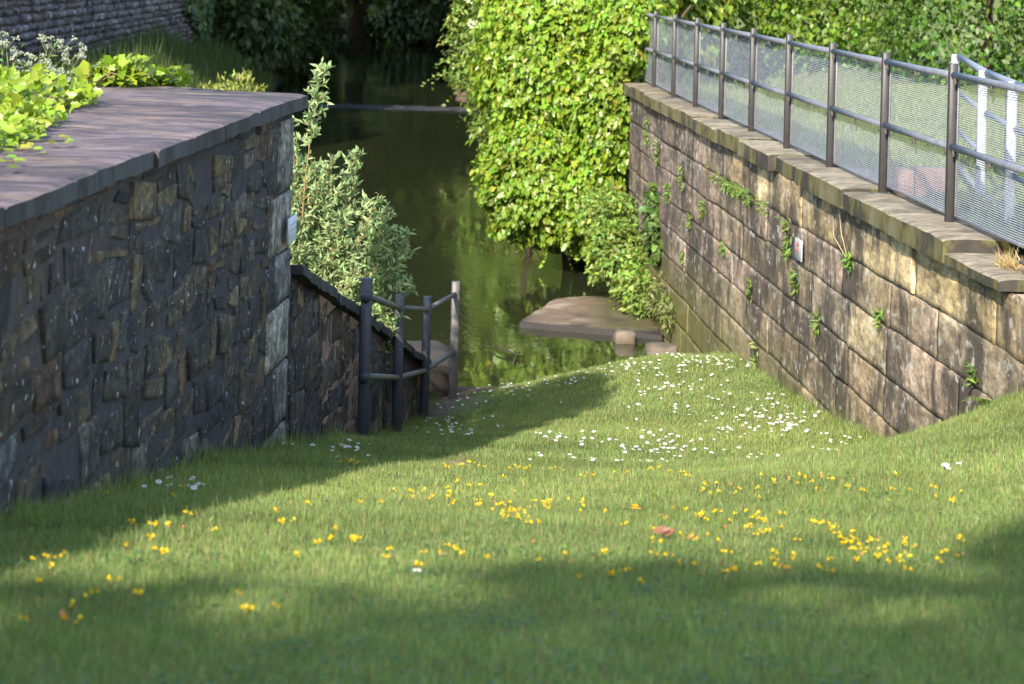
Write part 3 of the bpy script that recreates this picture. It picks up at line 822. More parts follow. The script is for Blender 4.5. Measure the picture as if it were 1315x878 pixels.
el = shrub('elder_shrub', 'grey green shrub with white flower heads leaning out beyond the ivy', 'shrub', (-.3, 39.5, .2),
      [(-.42, 39.3, 3.4, .66, .9, 1.0), (-.75, 39.0, 2.75, .32, .5, .3), (-.2, 39.6, 4.9, .9, 1.0, 1.1), (-.35, 38.9, 1.85, .30, .5, .22), (.3, 40., 3.5, .9, 1, 1.6)], 9000, .10, .5, LENS, (.17, .24, .05),
      [((.5, 39.8, -.1), (-.1, 39.4, 4.6), .06), ((.3, 39.6, 1.6), (-.8, 39., 2.8), .02)], lump=.2, depth=.22, droop=.5, shoots=60, sl=.4)
for k in range(16):
    a = R.uniform(-1.2, .1); zz = R.uniform(3.0, 4.3) if k < 13 else R.uniform(2.6, 3.2)
    c = np.array([-.42 + .70 * math.cos(2.0 + a) * R.uniform(.6, 1.05), 38.45 + R.uniform(-.1, .3), zz]); mb = MB()
    n = 46; th = rng.uniform(0, 6.28, n); rr = .095 * np.sqrt(rng.random(n))
    P = c + np.c_[np.cos(th) * rr, -.3 * np.sin(th) * rr, np.sin(th) * rr * .8]
    leaves(mb, P, rng.normal(size=(n, 3)), np.array([0, -1, .4]) + rng.normal(size=(n, 3)) * .3, .028, .9, LENS, (.78, .76, .66))
    mb.build('flower_head', M['petal'], el)

wb = shrub('bramble_bush', 'leafy green bush sprawling down the wall foot to the flat slab', 'bush', (1.72, 31.6, .2),
      [(1.62, 32.0, 1.0, .42, .7, .48), (1.60, 31.3, .68, .46, .6, .48), (1.42, 32.4, 1.15, .36, .5, .4), (1.80, 30.6, .5, .30, .6, .38), (1.82, 29.9, .35, .22, .5, .26)], 8000, .085, .6, LENS, (.19, .27, .055),
      [((1.8, 31.8, 0), (1.6, 32.0, 1.3), .02), ((1.85, 31.2, 0), (1.65, 31, .95), .018)], lump=.25, depth=.3, droop=.4, shoots=90, sl=.3)
shrub('ivy_sprig', 'dark ivy sprig clinging to the stone wall above the leafy bush', 'ivy', (1.95, 29.4, 1.35),
      [(1.93, 29.6, 1.45, .10, .35, .35), (1.93, 29.2, 1.15, .10, .4, .22)], 420, .10, .8, IVY, (.10, .16, .04), [((2.0, 29.5, .7), (1.96, 29.5, 1.8), .012)], m='ivy_leaf', droop=.6)
shrub('low_weeds', 'pale green weeds trailing at the mossy foot of the right wall', 'weeds', (2.0, 28.4, .3),
      [(1.98, 28.8, .5, .18, .6, .28), (2.02, 27.9, .45, .12, .5, .2), (1.95, 29.6, .4, .15, .4, .25)], 900, .08, .4, LENS, (.17, .20, .06), [((2.0, 28.5, 0), (1.95, 28.5, .7), .008)], droop=.3)

# sunlit bushes upstream on the right bank, mirrored in the river
shrub('riverside_bush', 'sunlit bush on the right bank just upstream of the ivy', 'bush', (.6, 48, .4), [(.5, 48, 2.2, 1.2, 2.2, 2.0), (.9, 50, 3.6, 1.4, 2, 1.6)], 5000, .16, .6, LENS, (.15, .22, .03), [((.6, 48, .2), (.6, 48.4, 4), .06)], lump=.25, shoots=50)
shrub('riverside_bush', 'second sunlit bush farther upstream on the right bank', 'bush', (.2, 58, .4), [(.1, 57, 2.0, 1.2, 2.6, 1.9), (.6, 60, 3.4, 1.5, 2.4, 1.7)], 4600, .2, .6, LENS, (.13, .19, .03), [((.3, 58, .2), (.3, 58.4, 4), .06)], lump=.25, shoots=40)
# hedge and trees behind the park
for lab, ells, col, n_ in (
   ('bright green hedge rising behind the middle of the mesh fence', [(3.4, 41, 4.2, 2.0, 1.6, 2.2), (5.6, 40, 4.1, 1.7, 1.5, 2.1), (4.4, 41, 6.2, 2.4, 1.8, 1.8)], (.12, .20, .018), 24000),
   ('darker broadleaved hedge behind the white handrail and near fence', [(7.6, 36.5, 4.2, 1.9, 1.6, 2.2), (9.8, 34, 4.4, 1.9, 1.7, 2.4), (7.8, 37, 6.2, 2.2, 1.8, 1.8)], (.075, .145, .018), 22000)):  # leaf colour of this hedge lowered for its partial shade
    e = ells[0]
    shrub('hedge', lab, 'hedge', (e[0], e[1], 2.9), ells, n_, .105, .75, LENS, col, [((q[0], q[1], 2.8), (q[0] + .2, q[1], q[2] + 1.4), .09) for q in ells[:2]], lump=.3, depth=.2, droop=.8, freq=2.4, seed=int(e[0]))
shrub('ivy_bank', 'yellow green ivy heap between the ivy mass and hedge, behind the fence end', 'ivy', (2.9, 37.5, 2.9),
      [(2.75, 37.8, 4.0, .95, 1.2, 1.5), (2.3, 36.8, 4.6, .8, 1.0, 1.3)], 6000, .13, .85, IVY, (.17, .24, .022), [((2.6, 37.6, 2.8), (2.5, 37.4, 5), .08)], m='ivy_leaf', depth=.2, droop=.9)

# willow sapling behind the sloping wall
wl = thing('willow_sapling', 'tall pale green willow sapling between the tall wall and the river', 'sapling', (-1.7, 19.2, .3))
mb = MB(); lp = []; la = []
tops = [((-1.59, 19.0, 3.78), 1.0), ((-1.28, 19.1, 3.05), .8), ((-1.82, 19.1, 3.1), .8), ((-1.55, 19.3, 2.8), .9), ((-1.0, 19.3, 2.35), .8), ((-.86, 19.0, 2.15), .8), ((-.95, 19.2, 2.3), .8), ((-1.1, 19.0, 2.7), .8), ((-.80, 19.0, 2.4), .8), ((-.76, 18.9, 2.0), .8), ((-.92, 19.0, 2.6), .8), ((-.85, 18.8, 1.7), .8), ((-1.75, 18.9, 2.5), .9), ((-1.35, 18.9, 2.55), .9), ((-1.15, 19.2, 1.75), .8), ((-1.62, 19.5, 2.2), .9), ((-1.85, 19.3, 2.0), .8), ((-1.4, 19.2, 1.9), .8), ((-1.5, 18.8, 1.5), .8), ((-1.25, 19.0, 1.6), .8), ((-1.05, 19.1, 1.9), .8), ((-.92, 18.8, 1.6), .8), ((-1.7, 18.8, 1.7), .8), ((-1.3, 18.7, 1.2), .8), ((-1.2, 18.8, 2.1), .8), ((-1.05, 18.9, 1.4), .7), ((-1.95, 19.0, 2.7), .8), ((-1.7, 19.1, 3.0), .8), ((-1.45, 19.0, 3.0), .8)]
for k, (tp, sc) in enumerate(tops):
    b0 = np.array([-1.58 + R.uniform(-.14, .14), 19.15 + R.uniform(-.1, .1), .2]); tp = np.array(tp)
    u = np.linspace(0, 1, 12)[:, None]; P = b0 + (tp - b0) * np.c_[u ** 1.5, u ** 1.2, u] + .04 * np.c_[np.sin(u * 7 + k), np.cos(u * 6 + k), 0 * u]
    tube(mb, P, .014 * (1.05 - u[:, 0] * .85), 6, (.22, .14, .07))
    nt = int(84 * np.linalg.norm(tp - b0) / 2.6)
    for j in range(nt):
        s = .18 + .8 * (j + R.random()) / nt
        if k == 0 and .72 < s < .80: continue
        q = s * 11; i = min(int(q), 10); p = P[i] + (P[i + 1] - P[i]) * (q - i)
        ln = (.36 * (1 - s) + .10) * R.uniform(.6, 1.2); d = rng.normal(size=3); d[2] = abs(d[2]) * .5 + .45; d = nrm(d)
        v = np.linspace(0, 1, 4)[:, None]; Q = p + d * ln * v; tube(mb, Q, .0045 * (1.1 - v[:, 0] * .8), 4, (.24, .17, .07))
        m = int(9 + ln * 34)
        for w in np.linspace(.15, 1, m):
            lp.append(p + d * ln * w); a = d * .6 + rng.normal(size=3) * .6; a[2] += .25; la.append(a)
    for s in np.linspace(.5, 1, 22):
        q = s * 11; i = min(int(q), 10); lp.append(P[i] + (P[i + 1] - P[i]) * (q - i)); a = rng.normal(size=3) * .7; a[2] += .6; la.append(a)
mb.build('stem', M['stem'], wl)
lp = np.array(lp); la = np.array(la); mb = MB()
leaves(mb, lp, la, rng.normal(size=lp.shape) + (0, -.3, .7), (.064) * (1 + .25 * rng.normal(size=len(lp))).clip(.5, 1.6), .31, LENS, tints(len(lp), (.27, .36, .155), .2, .06))
mb.build('foliage', M['willow_leaf'], wl)

# ivy on the slab top of the tall wall
def ivy_on_wall(label, ells, n, L, loc, col=(.20, .28, .022)):
    t = thing('ivy_clump', label, 'ivy', loc)
    mb = MB(); P, O = ell_points(ells, n, .25, 2.5, .4, 3); k = len(P); P[:, 2] = np.maximum(P[:, 2], ztop + .115)
    leaves(mb, P, nrm(O * .5 + rng.normal(size=(k, 3)) * .6 + (.35, -.3, .0)), np.array([.1, -.55, .75]) + rng.normal(size=(k, 3)) * .4, L * (1 + .3 * rng.normal(size=k)).clip(.45, 1.7), .95, IVY, tints(k, col, .22, .07))
    mb.build('foliage', M['ivy_leaf'], t)
    mb = MB()
    for i in range(14):
        e = ells[i % len(ells)]; p = np.array(e[:3]) + (-e[3] * .8, R.uniform(-1, 1) * e[4], 0); p[2] = ztop + .11
        q = p + np.array([R.uniform(.2, 1.0) * e[3] * 1.9, R.uniform(-.4, .4) * e[4], R.uniform(.0, e[5])])
        tube(mb, [p, (p + q) / 2 + (0, 0, .04), q], [.007, .005, .003], 5, (.16, .11, .06))
    mb.build('stem', M['stem'], t)
ivy_on_wall('lush yellow green ivy clump spreading over the near wall top', [(-2.62, 11.4, 3.90, .34, 1.4, .13), (-2.3, 10.4, 3.86, .20, .8, .09), (-2.14, 9.6, 3.86, .12, .6, .06), (-2.36, 12.0, 3.87, .16, .5, .08), (-2.95, 12.2, 3.88, .4, 1.2, .10)], 4000, .043, (-2.6, 11.5, ztop + .1))
ivy_on_wall('small bright ivy clump at the far edge of the wall top', [(-2.36, 14.05, 3.90, .18, .22, .09), (-2.16, 14.3, 3.88, .16, .16, .05), (-2.52, 14.1, 3.88, .12, .2, .07)], 420, .06, (-2.3, 14.2, ztop + .1))
mb = MB()
for i in range(26):
    p = np.array([-1.98 + R.uniform(-.12, .16), 9.0 + R.uniform(-.7, .8), ztop + .105]); a = rng.normal(size=3); a[2] = .25
    leaves(mb, [p], [a], [(0, -.4, 1)], R.uniform(.03, .055), .9, IVY, tints(1, (.2, .26, .03), .2))
for i in range(3):
    tube(mb, [(-2.4, 8.6 + i * .4, ztop + .105), (-2.1, 8.75 + i * .35, ztop + .11), (-1.86, 8.6 + i * .5, ztop + .104)], .004, 5, (.15, .12, .06))
tag(mb.build('ivy_runner', M['ivy_leaf'], loc=(-2.1, 9, ztop + .1)), 'thin trailing ivy runner lying on the shaded slab near the left ivy', 'ivy')

# cow parsley and other tall plants on the left bank
def umbel_plant(loc, h, sp, label, group, big=False, seed=0, white=(.40, .41, .30)):
    r_ = np.random.default_rng(seed)
    t = thing('cow_parsley' if not big else 'white_flower_plant', label, 'wild flower', loc, group); loc = np.array(loc)
    st = MB(); fl = MB(); lf = MB()
    for i in range(11 if not big else 7):
        tp = loc + (r_.normal() * sp, r_.normal() * sp, h * r_.uniform(.65, 1.05)); b0 = loc + r_.normal(size=3) * .05 * np.array([1, 1, 0])
        tube(st, [b0, b0 * .4 + tp * .6 + (0, 0, .1), tp], [.007, .006, .004], 5, (.12, .15, .05))
        for j in range(6 if not big else 2):
            c = tp + r_.normal(size=3) * (.10, .10, .05); tube(st, [tp - (0, 0, .12), c], [.003, .002], 4, (.14, .17, .06))
            n = 22 if not big else 26; rr = (.035 if not big else .055) * np.sqrt(r_.random(n)); th = r_.uniform(0, 6.28, n)
            leaves(fl, c + np.c_[np.cos(th) * rr, np.sin(th) * rr, r_.normal(size=n) * (.008 if not big else .03)], r_.normal(size=(n, 3)), np.array([0, -.3, 1]) + r_.normal(size=(n, 3)) * .3, .02 if not big else .04, .9, LENS, white)
        n = 60; P = b0 + (tp - b0) * r_.uniform(.1, .85, n)[:, None] + r_.normal(size=(n, 3)) * .10
        leaves(lf, P, r_.normal(size=(n, 3)) + (0, 0, .3), r_.normal(size=(n, 3)) * .5 + (0, -.3, 1), .09, .4, LENS, tints(n, (.13, .18, .055), .2))
    st.build('stem', M['stem'], t); lf.build('foliage', M['leaf'], t); fl.build('flower_head', M['petal'], t)
k = 0
for (px, Y, h) in ((-4.35, 20.5, 1.05), (-4.1, 19.6, 1.0), (-3.7, 20.0, .95), (-4.3, 22., 1.15), (-3.9, 21.4, 1.0), (-3.3, 20.6, 1.0), (-3.6, 22.5, 1.15), (-4.6, 23.2, 1.25), (-4.2, 24.5, 1.15), (-3.4, 22., 1.1), (-3.05, 21, 1.0), (-4.9, 22.4, 1.3)):
    umbel_plant((px, Y, float(left_bank_z(np.array(px), np.array(Y)))), h, .22, 'frothy cow parsley plant in the drift on the bank beyond the left ivy', 'cow parsley drift on the left bank', False, 60 + k); k += 1
for (px, Y, h) in ((-3.35, 25.5, 1.35), (-3.2, 26.5, 1.5), (-3.55, 26.2, 1.45), (-3.0, 26.0, 1.3)):
    umbel_plant((px, Y, float(left_bank_z(np.array(px), np.array(Y)))), h, .18, 'plant with bold white blooms behind the small ivy clump', 'bold white blooms on the left bank', True, 80 + k, (.8, .8, .78)); k += 1
for (px, Y, h) in ((-3.45, 29., 1.6), (-3.3, 27.6, 1.5)):
    umbel_plant((px, Y, float(left_bank_z(np.array(px), np.array(Y)))), h, .25, 'cow parsley plant with pale seed heads above the wall top', 'pale seed heads above the wall top', False, 90 + k, (.45, .43, .30)); k += 1
shrub('yellow_bush', 'sunny yellow green bush on the bank behind the end of wall', 'bush', (-4.0, 35, 1.5),
      [(-4.15, 35, 2.35, .42, .5, .5), (-3.8, 34.6, 2.1, .35, .4, .42), (-4.5, 35.3, 2.2, .4, .5, .5)], 3000, .09, .3, LENS, (.24, .27, .06), [((-4.1, 35, 1.3), (-4.1, 35, 2.6), .02), ((-3.8, 34.8, 1.3), (-3.7, 34.6, 2.4), .015)], droop=-.5, lump=.3, depth=.35)

def blades(mb, X, Y, Z, L, wid, tint, lean=.45, flat=None):
    n = len(X); a = rng.uniform(0, 6.28, n); t = np.abs(rng.normal(size=n)) * lean
    ax = np.c_[np.cos(a) * t, np.sin(a) * t, np.ones(n)]
    up = np.c_[-np.sin(a) + .4 * rng.normal(size=n), np.cos(a) + .4 * rng.normal(size=n), 0 * a] * 0 + np.c_[np.cos(a), np.sin(a), .0 * a] + rng.normal(size=(n, 3)) * .3
    leaves(mb, np.c_[X, Y, Z], ax, -up, L, wid / L, BLADE, tint)

# tall grass and nettles on the bank (stuff)
n = 26000; X = rng.uniform(-9.5, -2.6, n); Y = rng.uniform(17, 46, n); ok = (X < bank_edge(Y) + .2); X, Y = X[ok], Y[ok]
nn = 14000; Y2 = rng.uniform(42, 80, nn); X2 = bank_edge(Y2) + .3 - rng.random(nn) ** 1.2 * (bank_edge(Y2) + 9.6); X = np.r_[X, X2]; Y = np.r_[Y, Y2]
mb = MB(); L = rng.uniform(.3, .85, len(X)) * (1 + .5 * vnoise(np.c_[X * .6, Y * .6, X * 0], 5))
blades(mb, X, Y, left_bank_z(X, Y) - .03, L, np.full(len(X), .022), tints(len(X), (.055, .085, .022), .3), .35)
tag(mb.build('bank_grass', M['grass'], loc=(-6, 30, 2)), 'tall rank grass covering the shaded left bank below the long wall', 'grass', kind='stuff')

# ivy on the far end of the long wall
t = thing('wall_ivy', 'shaded ivy sheet hanging over the far end of the long wall', 'ivy', (FX(74), 74, 2.))
mb = MB(); n = 5200; Y = rng.uniform(68, 79, n); Z = 1.9 + rng.random(n) * 4.1; ok = (Y - 68) > 5.2 * np.abs(vnoise(np.c_[Y * .35, Z * .5, Y * 0], 8)) + .5 * (Z - 2); Y, Z = Y[ok], Z[ok]; n = len(Y)
leaves(mb, np.c_[FX(Y) + .10 + .25 * rng.random(n), Y, Z], rng.normal(size=(n, 3)) * .5 + (0.3, 0, -.8), rng.normal(size=(n, 3)) * .4 + (.8, -.6, .4), .22, .85, IVY, tints(n, (.06, .10, .025), .3)); mb.build('foliage', M['ivy_leaf'], t)  # leaf colour kept dark to stand for the shade on this wall
mb = MB()
for i in range(6): tube(mb, [(FX(70 + i * 1.5) + .06, 70 + i * 1.5, 1.8), (FX(70.4 + i * 1.5) + .06, 70.4 + i * 1.5, 3.5), (FX(70 + i * 1.5) + .06, 70 + i * 1.5, 5.6)], [.05, .04, .02], 6, (.08, .06, .04))
mb.build('stem', M['bark'], t)

# ------------------------------------------------------------------ trees
def tree(label, x, y, z0, h, cr, cz, N, L, col, r0=.22, group=None, name='riverside_tree', templ=CARD, squash=.8, seed=0, extra=(), depth=.35, droop=.5):
    r_ = np.random.default_rng(seed); t = thing(name, label, 'tree', (x, y, z0), group)
    mb = MB(); branchy(mb, (x, y, z0 - .3), (x + r_.normal() * .3, y + r_.normal() * .3, z0 + h * .85), r0, 14, cr * 1.1, (.06, .045, .035), seed, .06, .2); mb.build('trunk', M['bark'], t)
    ells = [(x, y, cz, cr * .8, cr * .8, cr * squash)]
    for i in range(6):
        a = i * 1.05 + r_.random(); ells.append((x + math.cos(a) * cr * .6, y + math.sin(a) * cr * .6, cz + r_.normal() * cr * .3, cr * r_.uniform(.38, .58), cr * r_.uniform(.38, .58), cr * r_.uniform(.32, .5)))
    ells += list(extra)
    mb = MB(); foliage(mb, ells, N, L, .75, templ, col, .25, 1.6, depth, droop, .25, seed=seed); mb.build('crown', M['leaf'], t)
    return t
dg = (.055, .085, .022)
far = 'dark tree among those closing in over the far river'
tree('dark tree with leaning trunk at the end of the long wall', -9.4, 84, 1.9, 11, 5.0, 8.3, 5000, .42, dg, .35, seed=1, extra=[(-7.5, 80, 4.6, 2.0, 2.2, 1.3), (-10.2, 80, 4.5, 1.6, 2, 2.2)])
tree('dark tree with drooping boughs over the left side of far river', -6.6, 97, 1.0, 12, 5.5, 8.6, 5000, .42, dg, .4, seed=2, extra=[(-5.5, 90, 5.0, 2.5, 2.5, 1.5), (-8, 92, 4.2, 2, 2, 2.2)])
tree('shadowy tree standing over the middle of far river bend', -1.4, 118, .8, 13, 6.0, 8.3, 5000, .5, dg, .4, seed=3, extra=[(-3.6, 108, 4.6, 3, 3, 1.8)])
tree('tree with lighter yellow green foliage overhanging right of the far river', 1.6, 88, 2.5, 12, 5.6, 8.6, 7000, .36, (.11, .15, .03), .35, seed=4, extra=[(-2.6, 84, 4.4, 1.7, 2.0, 1.0), (-.8, 83, 4.3, 1.6, 2, 1.5), (-1.9, 82.5, 5.6, 1.6, 1.8, 1.1)])
tree('dark tree filling the gap behind the white flowering shrub', 2.5, 104, 2.5, 13, 6.0, 8.2, 5000, .5, dg, .4, seed=5, extra=[(0, 100, 3.2, 2.5, 2.5, 2.4)])
tree('dark tree behind the long wall above its far end', -13.5, 92, 2, 12, 5.6, 8., 4000, .5, dg, .4, seed=6, extra=[(-11.5, 92, 4, 2, 2.5, 2.5)])
tree('tall shadowy tree at the very back of the river tunnel', -8, 132, 1, 15, 8, 9, 5000, .7, dg, .5, seed=7, extra=[(-7, 126, 3.5, 4, 3, 3.2)])
tree('broad shadowy tree at the back right of the river tunnel', 3, 134, 1, 15, 8, 9, 5000, .7, dg, .5, seed=8, extra=[(0, 128, 3.5, 4, 3, 3.2)])
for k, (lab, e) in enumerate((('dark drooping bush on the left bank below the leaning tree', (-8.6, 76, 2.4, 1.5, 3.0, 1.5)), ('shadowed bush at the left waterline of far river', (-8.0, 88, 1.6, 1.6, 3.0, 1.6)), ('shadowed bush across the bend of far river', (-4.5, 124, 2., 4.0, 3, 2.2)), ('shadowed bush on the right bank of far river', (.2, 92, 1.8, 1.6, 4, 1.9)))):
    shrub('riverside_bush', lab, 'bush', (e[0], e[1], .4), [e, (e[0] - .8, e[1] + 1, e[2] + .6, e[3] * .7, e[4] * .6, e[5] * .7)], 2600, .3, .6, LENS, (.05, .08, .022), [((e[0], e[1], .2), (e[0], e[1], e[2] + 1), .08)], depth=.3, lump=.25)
for k, (x, y) in enumerate(((-10., 77), (-10.5, 89), (-13.5, 81), (-11.5, 103), (2.2, 96), (1., 112), (-14, 112), (2.6, 76))):  # added crowns above the view, spread over midstream to shade the far river
    tree('tall tree arching over the far river, its crown above the picture', x, y, .5, 13, 4.6, 11.5, 5200, .6, dg, .3, 'trees arching over the far river', 'arching_tree', seed=70 + k, squash=.8, extra=[(-5.5 if x < 0 else -1.5, y + 1, 11.2, 4.2, 4.5, 2.6)])
# the wood that closes the valley (stuff)
mb = MB(); n = 20000; X = rng.uniform(-45, 40, n); Y = rng.uniform(140, 156, n); Z = rng.random(n) ** 1.3 * (16 + 3 * np.sin(X * .4))
leaves(mb, np.c_[X, Y, Z], rng.normal(size=(n, 3)) + (0, 0, -.5), rng.normal(size=(n, 3)) * .6 + (0, -.7, .7), 1.3, .8, CARD, tints(n, (.05, .075, .02), .3)); tag(mb.build('far_wood', M['leaf'], loc=(0, 148, 0)), 'dark far wood closing the river valley', 'wood', kind='stuff')
# trees outside the frame that throw the shade seen in the photograph
SUN = np.array([.56, 1.70, -1.0])
for k, (x, y, h, cr) in enumerate(((-14.2, 41, 15, 4.2), (-14.8, 50, 16, 4.6), (-15.2, 59, 16, 4.6), (-14.6, 67, 16, 4.6), (-17., 34, 17, 4.8))):
    tree('tall leafy tree in the row hidden behind the long wall', x, y, 2, h, cr, 10.5, 3600, .55, dg, .3, 'trees behind the long wall', 'shade_tree', seed=20 + k, squash=1.0)
DAISY = {
 'near': '-0.22,6.28',
 'foot': '-1.28,9.02 -1.24,9.2 -1.3,9.2 -1.23,9.24 -1.3,9.28 -1.39,9.34 -1.4,9.38 -1.28,9.4 -1.41,9.42 -0.8,12.64 -0.86,12.76 -0.91,12.78 -0.76,12.78 -0.9,12.88 -1,13.12 -0.88,13.14 -0.86,13.16 -1.07,13.22 -1.17,13.26 -0.87,13.3 -0.91,13.46 -1.3,13.52 -1.14,13.54 -0.94,14.16 -0.87,14.44 -0.89,14.56 -1.37,14.6 -1.17,14.86 -1.29,14.96 -1,15.1',
 'mid': '0.19,13.4 0.51,13.58 0.64,13.64 0.49,13.78 0.58,13.84 0.94,13.94 0.77,14.06 1,14.1 1.01,14.14 0.59,14.14 1.15,14.18 0.23,14.2 1.55,14.42 0.91,14.48 0.98,14.56 0.29,14.68 1.14,14.7 0.91,14.72 1,14.78 0.45,14.8 1.48,14.86 1.37,14.96 1.76,14.96 0.87,15 1.68,15.04 0.84,15.1 1.71,15.14 0.97,15.24 1.1,15.26 0.98,15.26 1.38,15.28 0.76,15.3 0.41,15.3 1.12,15.32 1.16,15.34 1.81,15.34 1.15,15.42 1.08,15.44 0.95,15.46 1.19,15.46 1.32,15.48 1.88,15.48 1.05,15.52 1.8,15.52 1.03,15.6 0.56,15.6 1.24,15.62 1.05,15.64 0.8,15.64 0.42,15.66 0.83,15.66 1.9,15.7 1.07,15.7 1.16,15.72 1.76,15.72 0.35,15.74 1.28,15.76 1.28,15.76 0.99,15.76 0.55,15.76 0.71,15.76 1.39,15.78 1.63,15.8 0.93,15.8 0.44,15.8 0.81,15.82 0.8,15.82 1.2,15.84 1.4,15.84 0.36,15.86 1.1,15.88 0.66,15.88 1.13,15.96 1.53,16 1.3,16.04 1.16,16.04 1.12,16.06 0.35,16.06 1.13,16.12 1,16.12 1.24,16.18 0.42,16.18 0.59,16.18 1.2,16.26 1.33,16.26 1.42,16.3 0.43,16.3 0.67,16.32 0.29,16.32 1.26,16.34 0.95,16.34 0.41,16.44 1.1,16.46 0.3,16.46 1.3,16.48 1.05,16.48 0.62,16.48 1.58,16.5 1.11,16.5 0.41,16.5 1.28,16.7 1.75,16.82 1.59,16.9 1.01,16.92 1.79,17 1.72,17 1.25,17.02 1.77,17.16 1.73,17.2 1.7,17.2',
 'wall': '1.78,11.76 2.35,15.98 2.34,16.06 2.51,16.14 2.27,16.14 2.47,16.22 2.3,16.22 2.39,16.38 2.61,16.38 2.41,16.62 2.56,16.76 2.62,16.8 2.55,16.9 2.39,16.94 2.4,16.96 2.31,17.1 2.32,17.12 2.11,17.14 1.94,17.24 2.15,17.24 2.22,17.34 2.01,17.34 1.92,17.36 1.89,17.36 2.08,17.38 2.18,17.4 2.17,17.44 2.22,17.5 2.19,17.52 2.32,17.54 1.97,17.6 1.99,17.62 2.3,17.62 2.1,17.64 2.05,17.66 2.29,17.72 2.2,17.72 2.2,17.76 2.16,17.82 1.93,17.82 1.88,17.84 2.39,17.84 2.34,17.96 2.26,17.98 2.1,18 2.05,18.06 2.16,18.08 1.9,18.1 2.24,18.1 2.21,18.12 2.05,18.26 2.19,18.32 2.34,18.36 2.12,18.42 2.29,18.44 2.15,18.48 1.96,18.5 2.29,18.5 1.98,18.54 2.31,18.58 2.47,18.58 2.17,18.64 2.07,18.68 2.19,18.9 2.17,18.96 2.3,19.02 2.21,19.16 2.29,19.18 2.25,19.24 2.33,19.26 2.33,19.26 2.23,19.28 2.38,19.32 2.32,19.42 2.24,19.58 2.31,19.74 2.32,19.8 2.22,19.86 2.32,19.98',
 'bank': '2.01,9.82 2.02,9.9 1.99,9.92 1.96,9.94',
 'shade': '-0.2,16.18 -0.27,16.2 -0.31,16.72 -0.18,16.76 -0.36,16.84 -0.43,16.94 -0.27,17.44 -0.21,17.66 -0.46,18 -0.27,18.22 -0.27,18.3 -0.27,18.32 -0.3,18.88 -0.43,19.52 -0.56,19.92 -0.36,19.92 -0.57,20.16 -0.4,20.32 -0.32,20.4 -0.47,20.7 -0.62,20.92 -0.53,21.06 -0.51,21.18 -0.65,21.32 -0.36,21.94 -0.42,21.96 -0.53,22.06 0.28,22.1 0.77,22.12 0.74,22.22 0.6,22.22 -0.34,22.34 0.07,22.36 0.23,22.36 -0.36,22.4 -0.54,22.44 0.22,22.46 0.66,22.46 -0.45,22.48 0.68,22.56 0.86,22.58 0.25,22.68 0.19,22.76 -0.09,22.78 0.11,22.8 -0.42,22.84 0.57,23.1 0.03,23.14 0.02,23.14 0.04,23.26 -0.02,23.32 -0.13,24.22',
 'brow': '1.65,17.6 1.09,18.44 1.99,19.02 1.42,19.08 1.56,19.3 1.5,19.3 1.18,19.66 1.09,19.74 1.42,20 2,20.28 1.58,20.56 2.04,20.64 2.08,20.66 1.72,20.74 1.42,20.78 1.74,20.86 1.26,20.88 1.35,20.9 1.48,20.98 1.56,21 1.51,21.02 1.45,21.02 1.52,21.16 1.54,21.16 1.57,21.18 1.97,21.44 1.6,21.52 1.46,21.7 1.46,21.8 2.36,21.84 1.33,21.84 2.32,21.88 2.24,22.08 2.38,22.08 2.2,22.12 2.17,22.14 2.38,22.14 2.22,22.16 1.71,22.22 1.73,22.24 1.82,22.26 2.13,22.28 1.7,22.3 1.8,22.32 1.38,22.34 1.94,22.34 2.15,22.34 1.77,22.36 2.12,22.36 1.84,22.38 1,22.42 1.45,22.46 2.09,22.5 1.73,22.5 1.79,22.56 1.98,22.58 2.32,22.58 1.78,22.62 1.93,22.64 1.22,22.74 1.97,22.74 1.78,22.74 2.06,22.76 1.47,22.78 1.27,22.78 1.73,22.78 1.21,22.8 1.15,22.8 2.13,22.84 1.85,22.84 1,22.86 1.63,22.86 1.24,22.86 1.96,22.86 2.03,22.88 1,22.9 1.16,23.1 1.63,23.2 1.38,23.26 1.72,23.28 1.79,23.36',
}
